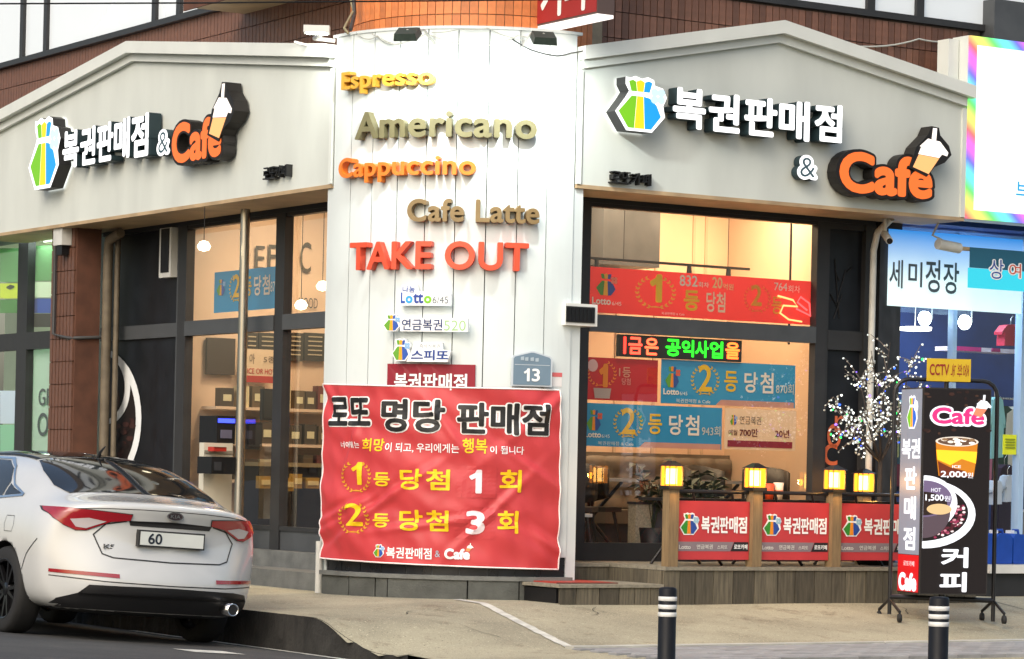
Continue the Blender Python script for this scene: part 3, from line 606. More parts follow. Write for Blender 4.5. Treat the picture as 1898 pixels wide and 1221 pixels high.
# ================================================================== RAISED WORDS ON THE ROUND CORNER
def glyph_b(s, off):
    v, f = glyph(s, 0, True); return min(p[0] for p in v) - off, max(p[0] for p in v) + off, min(p[1] for p in v) - off, max(p[1] for p in v) + off
def tower_word(s, x0, x1, ybase, cap, m, label, depth=.07, off=.024, refl=None):
    ym = ybase; t0 = hT(x0, ym, RT)[0]; t1, z0 = hT(x1, ym, RT); zb = hT((x0 + x1) / 2, ybase, RT)[1]; zc = hT((x0 + x1) / 2, ybase - cap, RT)[1]
    full = glyph_b(s, off); Hc = glyph_b(refl or s[0], off); sy = (zc - zb) / (Hc[3] - Hc[2]); zoff = zb - Hc[2] * sy
    t = thing('raised_word', label, 'lettering', T((t0 + t1) / 2, RT, zb), 'raised words on the white corner')
    for i, ch in enumerate(s):
        if ch == ' ': continue
        g = glyph_b(ch, off); adv = glyph_b(s[:i + 1], off)[1] - g[1]
        c0, c1 = adv + g[0], adv + g[1]; u = lambda x: (x - full[0]) / (full[1] - full[0])
        ta, tb = lerp(t0, t1, u(c0)), lerp(t0, t1, u(c1)); tm_ = (ta + tb) / 2; half = RT * math.sin((tb - ta) / 2)
        base = T(tm_, RT, 0); n_ = Vector((math.sin(tm_), -math.cos(tm_), 0)); tg = Vector((math.cos(tm_), math.sin(tm_), 0))
        mp = lambda x, y, d: base + tg * x + n_ * (d + .005) + UP * y
        mb = MB(); mb.text(ch, mp, (-half, half, zoff + g[2] * sy, zoff + g[3] * sy), m, off, depth, 0); mb.build('letter', t)
    return t
pmat('gold', (.62, .33, .035), .4, var=.1, scale=9); pmat('olive', (.16, .145, .07), .45, var=.15, scale=9); pmat('orange', (.72, .19, .02), .4, var=.1, scale=9); pmat('bronze', (.22, .145, .06), .45, var=.15, scale=9); pmat('redorange', (.66, .075, .03), .4, var=.08, scale=9)
tower_word('Espresso', 645, 809, 161, 33, 'gold', 'golden raised word Espresso, topmost on the white corner')
tower_word('Americano', 669, 991, 255, 51, 'olive', 'olive raised word Americano, largest of the coffee names')
tower_word('Cappuccino', 640, 883, 326, 38, 'orange', 'orange raised word Cappuccino on the white corner')
tower_word('Cafe Latte', 760, 995, 413, 43, 'bronze', 'bronze raised words Cafe Latte on the white corner')
tower_word('TAKE OUT', 659, 976, 500, 52, 'redorange', 'red orange raised capitals TAKE OUT on the white corner')
# flat signs on the corner: mapping x (arc length) to the round wall
def mapT(r0, flat=None): return (lambda x, y, d: T(x / RT, r0 + d, y))
def rectT(x0, yt, yb, x1, r=RT):
    t0, z1 = hT(x0, yt, r); z0 = hT(x0, yb, r)[1]; t1 = hT(x1, (yt + yb) / 2, r)[0]; return t0 * RT, t1 * RT, z0, z1
def tflat(x0, x1, y):   # a flat plaque: tangent plane at its middle
    ta, tb = hT(x0, y, RT)[0], hT(x1, y, RT)[0]; tm_ = (ta + tb) / 2; base = T(tm_, RT, 0); n_ = Vector((math.sin(tm_), -math.cos(tm_), 0)); tg = Vector((math.cos(tm_), math.sin(tm_), 0)); k = RT * math.sin((tb - ta) / 2)
    z = lambda yy: hT((x0 + x1) / 2, yy, RT)[1]
    X = lambda px: (px - (x0 + x1) / 2) / ((x1 - x0) / 2) * k
    return (lambda x, y_, d: base + tg * x + n_ * (d + .02) + UP * y_), X, z
def plaque(name, label, cat, x0, x1, yt, yb): mp, X, z = tflat(x0, x1, (yt + yb) / 2); t = thing(name, label, cat, mp(0, z(yb), 0)); return t, mp, X, z
PW = 'p:#f2f4f4'
t, mp, X, z = plaque('lotto_plaque', 'small white cut-out sign reading Lotto 6/45 under the red orange capitals', 'sign', 747, 840, 530, 566)
mb = MB(); mb.poly([(X(747), z(567)), (X(841), z(567)), (X(841), z(545)), (X(806), z(543)), (X(780), z(540)), (X(778), z(529)), (X(750), z(529)), (X(747), z(541))], mp, .05, PW, 0); mb.build('plate', t)
mb = MB(); mb.text('나눔', mp, (X(752), X(775), z(543), z(531)), 'p:#1d4fa8', .015, .052); mb.text('L', mp, (X(749), X(757), z(563), z(543)), 'p:#1d4fa8', .04, .052); mb.text('o', mp, (X(758), X(771), z(563), z(549)), 'p:#23a0dc', .04, .052); mb.text('tt', mp, (X(772), X(791), z(563), z(545)), 'p:#1d3f98', .03, .052); mb.text('o', mp, (X(792), X(806), z(563), z(549)), 'p:#7cc020', .04, .052); mb.text('6/45', mp, (X(808), X(837), z(563), z(550)), 'p:#56606a', .0, .052); mb.build('lettering', t)
t, mp, X, z = plaque('pension_lottery_plaque', 'white cut-out sign with bag emblem and pale green number 520', 'sign', 718, 874, 583, 616)
mb = MB(); mb.poly([(X(750), z(615)), (X(874), z(615)), (X(874), z(590)), (X(750), z(590))], mp, .05, PW, 0); mb.build('plate', t)
mb = MB(); bag(mb, mp, (X(718), X(751), z(615), z(583)), .052, PW, d0=0); mb.build('bag_emblem', t)
mb = MB(); mb.text('연금복권', mp, (X(753), X(828), z(613), z(592)), 'p:#23356a', .012, .052); mb.text('520', mp, (X(831), X(871), z(613), z(594)), 'p:#9cc08a', .0, .052); mb.build('lettering', t)
t, mp, X, z = plaque('scratch_lottery_plaque', 'white cut-out sign with bag emblem just above the dark red plate', 'sign', 733, 842, 630, 670)
mb = MB(); mb.poly([(X(760), z(671)), (X(836), z(671)), (X(842), z(650)), (X(826), z(648)), (X(826), z(636)), (X(774), z(634)), (X(768), z(655))], mp, .05, PW, 0); mb.build('plate', t)
mb = MB(); bag(mb, mp, (X(733), X(768), z(670), z(628)), .054, PW, d0=0); mb.build('bag_emblem', t)
mb = MB(); mb.text('즉석식복권', mp, (X(784), X(822), z(646), z(638)), 'p:#8a9298', 0, .052); mb.text('스피또', mp, (X(769), X(838), z(668), z(649)), 'p:#1c3f8a', .03, .052); mb.build('lettering', t)
t = thing('dark_red_plate', 'dark red plate with white lettering, half covered by the big red banner', 'sign', T(-.05, RT, 1.9))
r = rectT(720, 674, 722, 881); mb = MB(); mb.poly([(lerp(r[0], r[1], i / 6), r[2]) for i in range(7)] + [(lerp(r[1], r[0], i / 6), r[3]) for i in range(7)], mapT(RT + .004), .012, 'p:#8c0a24', 0); mb.build('plate', t)
mb = MB(); mb.text('복권판매점', mapT(RT + .004), rectT(733, 691, 722, 866), PW, .025, .016, cut=.05); mb.build('lettering', t)
t, mp, X, z = plaque('house_number_plate', 'grey blue pentagonal house number plate reading 13', 'number plate', 945, 1020, 652, 717)
S1 = [(945, 716), (1020, 716), (1020, 664), (1017, 660), (986, 651), (980, 651), (948, 660), (945, 664)]
mb = MB(); mb.poly([(X(x), z(y)) for x, y in S1], mp, .02, 'p:#c3cbd2', 0); mb.poly([(X(982 + (x - 982) * .92), z(685 + (y - 685) * .92)) for x, y in S1], mp, .023, 'p:#6f8596'); mb.build('plate', t)
mb = MB(); mb.text('1', mp, (X(967), X(978), z(707), z(683)), PW, .02, .026); mb.text('3', mp, (X(982), X(997), z(707), z(683)), PW, .02, .026); [mb.poly([(X(x), z(y)), (X(x + 6), z(y)), (X(x + 6), z(y - 7)), (X(x), z(y - 6))], mp, .026, 'p:#aab8c2') for x, y in ((961, 668), (969, 669), (979, 669), (988, 670))]; mb.poly([(X(950), z(677)), (X(1015), z(677)), (X(1015), z(676)), (X(950), z(676))], mp, .026, 'p:#c3cbd2'); mb.build('lettering', t)
t = thing('sticker', 'small white sticker with red band beside the house number plate', 'sticker', T(.5, RT, 2.1)); r = rectT(1021, 690, 716, 1041)
mb = MB(); mb.poly([(r[0], r[2]), (r[1], r[2]), (r[1], r[3]), (r[0], r[3])], mapT(RT + .003), .002, 'p:#e8e4e2'); mb.poly([(r[0], lerp(r[2], r[3], .7)), (r[1], lerp(r[2], r[3], .7)), (r[1], r[3]), (r[0], r[3])], mapT(RT + .003), .004, 'p:#d86a6a'); mb.build('print', t)
# ================================================================== THE BIG RED BANNER
BR = RT + .022
def bdisp(x, y):
    y0, y1 = .76, 2.16; u = x / RT; v = (y - y0) / (y1 - y0)
    w_ = .014 * math.sin(5.5 * x + 7 * (y - 1.2)) * math.sin(3.1 * y + 1.2) + .006 * math.sin(14 * x - 9 * y) * (1 - v) + .007 * math.sin(21 * (y - .9) + 8 * x) + .004 * math.sin(37 * x + 19 * y) * math.sin(11 * y - 5 * x)
    for cx_, cy_, sx, sy in ((-1.5, 2.13, 1.1, -1), (.78, 2.09, -1.15, -1), (-1.55, .83, 1.4, .55), (.75, .76, -1.2, .6)):
        dx, dy = x - cx_, y - cy_; L_ = math.hypot(dx, dy); L2 = math.hypot(sx, sy); cr = (dx * sy - dy * sx) / L2
        w_ += .026 * math.exp(-(cr / .035) ** 2) * math.exp(-L_ / .6) - .016 * math.exp(-((cr - .09) / .03) ** 2) * math.exp(-L_ / .4)
    for cx_, cy_, ang, ln, am in ((-.75, 1.15, .6, .5, .016), (-.2, 1.75, -.9, .35, .012), (.15, 1.05, .8, .45, .014), (-1.1, 1.6, 1.2, .3, .012), (.4, 1.5, -.6, .35, .012), (-.4, .95, .15, .5, .012), (.5, .95, 2.4, .3, .012), (-1.2, 1.05, .35, .4, .016)):
        dx, dy = x - cx_, y - cy_; al = dx * math.cos(ang) + dy * math.sin(ang); cr = -dx * math.sin(ang) + dy * math.cos(ang)
        w_ += 1.6 * am * (math.exp(-(cr / .028) ** 2) - .6 * math.exp(-((cr - .06) / .03) ** 2)) * math.exp(-(al / ln) ** 2)
    return w_ + .02 + .012 * (1 - v)
def mapB(x, y, d): return T(x / RT, BR + bdisp(x, y) + d, y)
corn = [rectT(605, 712, 1034, 1037, BR), None]
thTL, zTL = hT(606, 712, BR); thTR, zTR = hT(1037, 723, BR); thBL, zBL = hT(600, 1034, BR); thBR, zBR = hT(1032, 1055, BR)
bn = thing('red_banner', 'big creased red banner with black outlined lettering across the white corner', 'banner', T(-.2, RT, .76))
NX, NY = 90, 70; mb = MB(); v = []; f = []
for j in range(NY + 1):
    for i in range(NX + 1):
        s_, t_ = i / NX, j / NY; th = lerp(lerp(thBL, thTL, t_), lerp(thBR, thTR, t_), s_); zz = lerp(lerp(zBL, zTL, t_), lerp(zBR, zTR, t_), s_)
        zz -= .012 * math.sin(math.pi * s_) * (t_) - .0; v.append(mapB(th * RT, zz, 0))
for j in range(NY):
    for i in range(NX): k = j * (NX + 1) + i; f.append((k, k + 1, k + NX + 2, k + NX + 1))
edge = [q for n_, q in enumerate(f) if n_ % NX in (0, NX - 1) or n_ < NX or n_ >= NX * (NY - 1)]
mb.add(v, f, 'banner_red', True); mb.build('sheet', bn)
hem = MB(); ring_ = [(0, j) for j in range(NY + 1)] + [(i, NY) for i in range(1, NX + 1)] + [(NX, j) for j in range(NY - 1, -1, -1)] + [(i, 0) for i in range(NX - 1, -1, -1)]
hem.tube([v[j * (NX + 1) + i] for i, j in ring_], .007, 'p:#f0e6e4', 5, False); hem.build('hem', bn)
def btext(s, q, m, off, d=.004, name='lettering', out=None, oo=.09):
    r = rectT(*q, BR)
    if out:
        mb = MB(); e = .010; mb.text(s, mapB, (r[0] - e, r[1] + e, r[2] - e, r[3] + e), out, oo, .002, cut=.05); mb.build(name, bn)
    mb = MB(); mb.text(s, mapB, r, m, off, d, cut=.05); mb.build(name, bn)
YL = 'p:#f2c810'
for s, q in (('로또', (618, 736, 789, 690)), ('명당', (712, 739, 800, 826)), ('판매점', (848, 745, 804, 1015))): btext(s, q, 'p:#141414', .032, .010, out='p:#f4f2f0', oo=.085)
btext('너에게는', (636, 818, 830, 671), PW, .01); btext('희망', (677, 812, 836, 716), YL, .02); btext('이 되고, 우리에게는', (718, 820, 838, 852), PW, .01); btext('행복', (858, 812, 840, 903), YL, .02); btext('이 됩니다', (908, 826, 841, 970), PW, .01)
for k, (n_, dy) in enumerate((('1', 0), ('2', 76))):
    r = rectT(637 - 2 * k, 853 + dy, 913 + dy, 693 - 2 * k, BR); mb = MB(); wreath(mb, lambda x, y, d: mapB(x, y, d), r, .005, 'p:#d69a1c'); mb.build('wreath_emblem', bn)
    btext(n_, ((655 if k == 0 else 648), 856 + dy, 898 + dy, (674 if k == 0 else 678)), YL, .02); btext('등', (697 - 2 * k, 875 + dy, 901 + dy, 726 - 2 * k), YL, .025); btext('당', (744 - 2 * k, 868 + dy, 907 + dy, 786 - 2 * k), YL, .025); btext('첨', (793 - 2 * k, 869 + dy, 908 + dy, 835 - 2 * k), YL, .025)
    r = rectT(848 - 4 * k, 863 + dy, 922 + dy, 920 - 4 * k, BR); mb = MB(); PN = 8
    mb.add([mapB(lerp(r[0], r[1], i / PN), lerp(r[2], r[3], j / PN), .003) for j in range(PN + 1) for i in range(PN + 1)], [(j * (PN + 1) + i, j * (PN + 1) + i + 1, (j + 1) * (PN + 1) + i + 1, (j + 1) * (PN + 1) + i) for j in range(PN) for i in range(PN)], 'banner_red'); mb.build('number_patch', bn)
    btext('13'[k], (870 - 6 * k, 870 + dy, 914 + dy, 893 + 5 * k), 'p:#efdfe4', .03, .006); btext('회', (926 - 5 * k, 870 + dy, 912 + dy, 965 - 6 * k), YL, .025)
r = rectT(698, 1008, 1032, 718, BR); mb = MB(); bag(mb, mapB, r, .004, PW); mb.build('bag_emblem', bn)
btext('복권판매점', (721, 1013, 1034, 802), PW, .02); btext('&', (808, 1020, 1032, 817), 'p:#a8b8c8', .0); btext('Cafe', (825, 1016, 1036, 871), PW, .05); r = rectT(863, 1006, 1022, 878, BR); mb = MB(); cupmark(mb, mapB, r, .006); mb.build('cup_emblem', bn)
# ================================================================== FLOODLIGHTS, PROJECTING SIGN, CABLES
def flood(px, py, label, en):
    th, z_ = hT(px, py, RT + .75); hd = T(th, RT + .75, z_); n_ = Vector((math.sin(th), -math.cos(th), 0)); tg = Vector((math.cos(th), math.sin(th), 0))
    t = thing('floodlight', label, 'floodlight', T(th, RT, z_ - .02), 'floodlights on the white corner')
    ax_n = (n_ * -.5 + UP * -.87).normalized(); ax_u = tg.cross(ax_n).normalized(); w = lambda x, y, d: hd + tg * x + ax_u * y + ax_n * d
    mb = MB(); mb.hexa([w(-.09, -.07, -.03), w(.09, -.07, -.03), w(.09, .07, -.03), w(-.09, .07, -.03), w(-.1, -.08, .03), w(.1, -.08, .03), w(.1, .08, .03), w(-.1, .08, .03)], 'flood'); mb.build('housing', t)
    mb = MB(); mb.add([w(-.085, -.065, .032), w(.085, -.065, .032), w(.085, .065, .032), w(-.085, .065, .032)], [(0, 1, 2, 3)], 'e:#f4fff8:12'); mb.build('lens', t)
    mb = MB(); mb.tube([T(th, RT - .02, z_ + .03), T(th, RT + .3, z_ + .10), hd + UP * .03], .012, 'pipe_white', 6); mb.build('arm', t)
    lamp('flood_lamp', 'SPOT', hd + ax_n * .05, en, (.95, 1, .97), hd + ax_n * .05 + (n_ * -.45 + UP * -.9), .05, 168, .6, parent=t)
flood(755, 63, 'dark floodlight on the white corner, above the word Espresso', 46)
flood(1008, 70, 'dark floodlight on the white corner, right of the other one', 72)
t = thing('arm_floodlight', 'floodlight on a white arm over the right end of the left signboard', 'floodlight', W(.0, 1.7, 5.1))
b_ = hL(578, 66, -.25)[0]; p_ = W(-.30, hL(585, 64, -.30)[0], 5.13)
mb = MB(); mb.tube([W(.05, 1.62, 5.12), W(-.1, 1.72, 5.14), p_ + Vector((.1, 0, .01))], .02, 'white_trim', 7); mb.tube([W(.05, 1.7, 5.04), W(-.2, 1.9, 5.12)], .012, 'white_trim', 6); mb.build('arm', t)
mb = MB(); mb.box(-.1, .12, -.07, .07, -.03, .03, 'white_trim', lambda x, y, z: p_ + Vector((x, y, z + .02))); mb.build('housing', t)
mb = MB(); mb.box(-.08, .10, -.06, .06, -.012, -.002, 'e:#f6fff4:14', lambda x, y, z: p_ + Vector((x, y, z))); mb.build('lens', t)
lamp('flood_lamp', 'SPOT', p_ + Vector((0, 0, -.03)), 16, (1, .98, .9), W(.1, 5.0, 4.2), .05, 140, .8, parent=t)
ps = thing('projecting_sign', 'red box sign reading coffee in Korean, sticking out at the top edge', 'sign', W(1.38, .4, 5.2))
B('case', ps, (1.295, 1.465, -.595, .38, 5.225, 6.3, 'p:#5a4a46')); B('lit_underside', ps, (1.30, 1.46, -.59, .37, 5.195, 5.222, 'e:#fff4ec:.8'))
mb = MB(); mb.poly([(.37, 5.24), (-.585, 5.24), (-.585, 6.29), (.37, 6.29)], mapL(1.295), .004, 'p:#9a2424', .001); mb.build('face', ps)
mb = MB(); mb.text('커피', mapL(1.295), (.26, -.42, 5.27, 5.75), 'p:#f0ece8', .03, .007); mb.build('lettering', ps)
def cable(name, label, pts, r_, m, sag=0, n=14):
    P = []
    for i in range(len(pts) - 1):
        a, b = Vector(pts[i]), Vector(pts[i + 1])
        for k in range(n): t_ = k / n; p = a.lerp(b, t_); p.z -= sag * 4 * t_ * (1 - t_); P.append(p)
    P.append(Vector(pts[-1])); mb = MB(); mb.tube(P, r_, m, 5); return tag(mb.build(name), label, 'cable')
def tp(px, py, r_=RT + .03): th, z_ = hT(px, py, r_); return T(th, r_, z_)
cable('cable', 'pale cable drooping between the two floodlights', [tp(690, 62), tp(735, 82), tp(790, 62), tp(860, 82), tp(905, 84), tp(960, 66), tp(1000, 66)], .0055, 'cable_pale', .012, 8)
cable('cable', 'thin pale cable crossing high on the white corner', [tp(800, 60), tp(850, 54), tp(905, 52), tp(945, 68), tp(990, 78)], .005, 'cable_pale', .008, 8)
cable('cable', 'grey cable looping down from the right floodlight to the right signboard', [tp(950, 72), tp(985, 92), tp(1030, 103), tp(1058, 98), W(*[hR(1100, 88, -.1)[0], -.1, hR(1100, 88, -.1)[1]])], .006, 'cable', .006, 8)
cable('cable', 'tangled pale cable left of the left floodlight', [tp(660, 60), tp(680, 72), tp(700, 66), tp(720, 80), tp(745, 78)], .005, 'cable_pale', .01, 8)
cable('overhead_cable', 'black overhead cable crossing the top edge of the photo', [hY(-300, 8, 20), hY(400, 5, 20.5), hY(1030, -1, 21), hY(1500, -12, 21.5)], .006, 'black', 0)
cable('cable', 'yellowish cable hanging at the top left of the white corner', [tp(648, -10, 1.3), tp(655, 20, 1.3), tp(638, 52, RT + .05), tp(646, 62)], .012, 'cable_tan', 0, 6)
cable('cable', 'thick dark pipe like cable beside the orange tiles', [tp(655, -12, 1.3), tp(657, 25, 1.3), tp(650, 55, RT)], .018, 'cable', 0, 6)
cable('cable', 'dark cable bundle lying along the left signboard top', [W(.3, b, 5.13 + .05 * math.sin(b * 5)) for b in (1.9, 2.3, 2.7, 3.1, 3.5, 3.9)], .02, 'cable', .01, 6)
cable('cable', 'thin pale cable stretched along the brown tiles over the right signboard', [W(a, .42, z_) for a, z_ in ((4.3, 5.42), (5.0, 5.42), (5.6, 5.55), (6.1, 5.58))], .008, 'cable_pale', .02, 6)
# wall box on the corner's right edge
t = thing('louvre_box', 'white framed dark louvre box beside the right window transom', 'vent', W(1.62, -.05, 2.73))
aL, zt = hR(1050, 561, -.06); aR, zb = hR(1108, 605, -.06)
B('case', t, (aL, aR, -.05, .30, zb, zt, 'white_trim'))
mb = MB()
for i in range(7): mb.box(lerp(aL, aR, .03 + i * .125), lerp(aL, aR, .125 + i * .125), -.064, -.056, zb + .035, zt - .035, 'black')
B('grille', t, (aL + .004, aR - .03, -.058, -.05, zb + .025, zt - .025, 'car_gap')); mb.build('louvre', t)
# ================================================================== POSTERS AND BANNERS BEHIND THE RIGHT GLASS
BP = .745
def poster(label, x0, yt, yb, x1, m, group=None, name='window_banner', b=BP, bold=None):
    r = rectR(x0, yt, yb, x1, b); t = thing(name, label, 'banner' if 'banner' in name else 'poster', W(r[0], b, r[2]), group)
    mp = mapR(b); mb = MB(); nx, ny = 16, 5; ph = random.uniform(0, 6)
    g = [(lerp(r[0], r[1], i / nx), lerp(r[2], r[3], j / ny)) for j in range(ny + 1) for i in range(nx + 1)]
    mb.add([mp(u, z, .0025 * math.sin(9 * u + ph) * math.sin(7 * z)) for u, z in g], [(j * (nx + 1) + i, j * (nx + 1) + i + 1, (j + 1) * (nx + 1) + i + 1, (j + 1) * (nx + 1) + i) for j in range(ny) for i in range(nx)], m, True); mb.build('sheet', t)
    L = lambda fx0, fx1, fy0, fy1: (lerp(r[0], r[1], fx0), lerp(r[0], r[1], fx1), lerp(r[2], r[3], fy0), lerp(r[2], r[3], fy1))
    return t, mp, L
BLUE = 't:#2a86b4'; YG = 't:#ffce2a'; CR = 't:#fff0dc'
def ptext(t, items):
    mb = MB()
    for s, mp, r, m, off in items:
        mb.text(s, mp, r, m, off, .008)
    mb.build('lettering', t)
def blue_banner(label, x0, yt, yb, x1, num, X2=None):
    t, mp, L = poster(label, x0, yt, yb, x1, BLUE, 'blue second prize banners')
    mb = MB(); bag(mb, mp, L(.02, .14, .34, .88), .006, None, ('p:#5c9a2a', 'p:#f08a1e', 'p:#234a8c', 'p:#e05a3a')); mb.build('bag_emblem', t)
    mb = MB(); wreath(mb, mp, L(.21, .43, .2, .92), .006, 't:#f0b83a'); mb.build('wreath_emblem', t)
    mb = MB(); mb.poly([L(.40, .40, 0, 0)[0::2], L(.99, .99, 0, 0)[0::2], L(.99, .99, .13, .13)[0::2], L(.44, .44, .13, .13)[0::2]], mp, .006, 'p:#c98f78'); mb.build('pale_strip', t)
    ptext(t, [('Lotto', mp, L(.015, .13, .2, .34), CR, .03), ('6/45', mp, L(.135, .19, .2, .28), CR, 0), ('2', mp, L(.27, .37, .3, .92), YG, .02), ('등', mp, L(.46, .56, .32, .8), YG, .02), ('당', mp, L(.61, .71, .32, .8), CR, .02), ('첨', mp, L(.73, .83, .32, .8), CR, .02), (num, mp, L(.85, .985, .32, .56), 'p:#c8c4b4', .005), ('복권판매점 & Cafe', mp, L(.11, .36, .03, .12), CR, .0)])
t, mp, L = poster('long red banner with a yellow number one wreath in the upper right window', 1088, 493, 578, 1506, 't:#d8302c')
mb = MB(); bag(mb, mp, L(.03, .13, .36, .9), .006, None, ('p:#4c8a22', 'p:#f0a51e', 'p:#23428c', 'p:#f07a5a')); mb.build('bag_emblem', t)
mb = MB(); wreath(mb, mp, L(.20, .385, .14, .9), .006, 't:#f4c040'); wreath(mb, mp, L(.68, .81, .2, .85), .006, 't:#e87a30'); mb.build('wreath_emblem', t)
ptext(t, [('Lotto', mp, L(.02, .10, .18, .34), CR, .03), ('6/45', mp, L(.105, .145, .18, .26), CR, 0), ('1', mp, L(.265, .32, .3, .93), 't:#ffd21e', .04), ('832', mp, L(.395, .475, .70, .95), CR, .02), ('회차', mp, L(.478, .525, .70, .82), CR, .01), ('20', mp, L(.54, .585, .70, .95), 't:#ffe2a0', .02), ('억원', mp, L(.588, .635, .68, .82), 't:#ffe2a0', .01), ('등', mp, L(.415, .485, .16, .62), 't:#ffc81e', .03), ('당첨', mp, L(.515, .60, .16, .62), 't:#ffe4c0', .02), ('2', mp, L(.715, .765, .36, .84), 't:#ffa81e', .02), ('등', mp, L(.81, .86, .2, .6), 't:#ffa81e', .02), ('764', mp, L(.82, .88, .74, .92), CR, .01), ('회차', mp, L(.885, .94, .72, .88), CR, 0), ('복권판매점 & Cafe', mp, L(.32, .42, .04, .1), CR, 0)])
blue_banner('blue second prize banner hanging under the lit ticker, ending in 870', 1225, 665, 747, 1474, '870회')
blue_banner('blue second prize banner hanging lowest at the left, ending in 943', 1079, 746, 826, 1338, '943회')
t, mp, L = poster('small dark red poster with a golden number one left of the blue banner', 1083, 661, 740, 1219, 't:#a81c26', name='window_poster')
mb = MB(); wreath(mb, mp, L(.02, .44, .3, .95), .006, 't:#f0903a'); mb.ellipse(*[sum(q) / 2 for q in (L(.02, .18, .66, .95)[:2], L(.02, .18, .66, .95)[2:])], .055, .055, mp, .012, 'p:#e8b4a8', n=16); mb.poly([L(.14, .14, .04, .2)[0::2], L(.34, .34, .04, .2)[0::2], L(.36, .36, 0, .28)[0:1] + L(.36, .36, 0, .28)[3:4], L(.12, .12, 0, .28)[0:1] + L(.12, .12, 0, .28)[3:4]], mp, .008, 'p:#b8a090'); mb.build('medal_print', t)
ptext(t, [('1', mp, L(.19, .31, .3, .86), 't:#ff9a2a', .06), ('1등', mp, L(.46, .62, .56, .8), 'p:#d89a7a', .01), ('당첨', mp, L(.5, .62, .38, .54), 'p:#d88a7a', .01)])
t, mp, L = poster('beige poster with dark lettering and a red strip, right of the lowest blue banner', 1343, 756, 832, 1475, 't:#d8c0a0', name='window_poster')
mb = MB(); bag(mb, mp, L(.06, .17, .58, .86), .006, None); mb.poly([L(.04, .04, .06, .06)[0::2], L(.95, .95, .06, .06)[0::2], L(.95, .95, .22, .22)[0::2], L(.04, .04, .22, .22)[0::2]], mp, .006, 'p:#8a1c30'); mb.build('print', t)
ptext(t, [('연금복권', mp, L(.2, .5, .62, .82), 'p:#4a4038', .0), ('매월', mp, L(.05, .17, .34, .48), 'p:#5a2418', .01), ('700만', mp, L(.2, .46, .32, .52), 'p:#6a1c18', .03), ('20년', mp, L(.7, .9, .32, .52), 'p:#6a1c18', .02)])
# ticker
b = .73; r = rectR(1148, 619, 660, 1375, b); t = thing('led_ticker', 'black ticker display with glowing red and green Korean text', 'ticker', W(r[0], b, r[2])); B('case', t, (r[0], r[1], b, b + .05, r[2], r[3], 'black')); mp = mapR(b); mb = MB(); L = lambda a, c: (lerp(r[0], r[1], a), lerp(r[0], r[1], c), lerp(r[2], r[3], .12), lerp(r[2], r[3], .9))
for s, a, c, m in (('ㅣ', .03, .05, 'e:#ff2a1e:3'), ('금', .07, .18, 'e:#ff3a26:3'), ('은', .20, .31, 'e:#ff4a2a:3'), ('공', .37, .49, 'e:#1eff1e:1.6'), ('익', .50, .60, 'e:#1eff1e:1.6'), ('사', .61, .72, 'e:#1eff1e:1.6'), ('업', .73, .84, 'e:#1eff1e:1.6'), ('을', .86, .98, 'e:#ff5a1e:3')): mb.text(s, mp, L(a, c), m, .028, .006)
mb.build('lit_text', t)
# neon
t = thing('neon_sign', 'pink and orange neon outline glowing in the upper right window corner', 'neon sign', W(4.2, .73, 2.85)); b = .728
def npts(P): return [W(hR(x, y, b)[0], b, hR(x, y, b)[1]) for x, y in P]
MB().tube(npts([(1442, 548), (1470, 556), (1478, 568), (1452, 566), (1446, 580), (1462, 592), (1486, 596)]), .009, 'e:#ffa060:1.4', 6).build('tube', t)
MB().tube(npts([(1476, 572), (1502, 585), (1500, 562), (1484, 550), (1478, 560), (1496, 575)]), .009, 'e:#ff4a4a:1.4', 6).build('tube', t)
# left window poster + inside wall lettering
r = rectL(397, 505, 580, 516, .76); t = thing('window_banner', 'blue prize banner behind the left window, cut by the steel pole', 'banner', W(.76, r[0], r[2])); mp = mapL(.76); L = lambda a, c, d, e: (lerp(r[0], r[1], a), lerp(r[0], r[1], c), lerp(r[2], r[3], d), lerp(r[2], r[3], e))
MB().poly([(r[0], r[2]), (r[1], r[2]), (r[1], r[3]), (r[0], r[3])], mp, 0, 't:#2b9fd0', -.001).build('sheet', t)
mb = MB(); bag(mb, mp, L(.04, .2, .4, .84), .006, None); wreath(mb, mp, L(.24, .48, .22, .92), .006, YG); mb.build('print', t); ptext(t, [('2', mp, L(.31, .42, .34, .9), YG, .02), ('등', mp, L(.50, .60, .34, .82), YG, .02), ('당', mp, L(.64, .75, .34, .82), CR, .02), ('첨', mp, L(.77, .88, .34, .82), CR, .02), ('870', mp, L(.89, .99, .4, .64), CR, 0)])
t = thing('wall_lettering', 'large dark letters on the cafe wall seen through the left window', 'lettering', W(1.5, 5.88, 3.2)); mb = MB(); mp = mapR(5.88)
for ch, x0, yt, yb, x1 in (('E', 473, 455, 500, 490), ('F', 497, 453, 498, 512), ('C', 556, 448, 505, 576)): mb.text(ch, mp, rectR(x0, yt, yb, x1, 5.88), 'p:#4a3c22', .0, .01)
mb.text('MOOD', mp, rectR(553, 551, 570, 588, 5.88), 'p:#3a4048', -.005, .01); mb.build('letters', t)
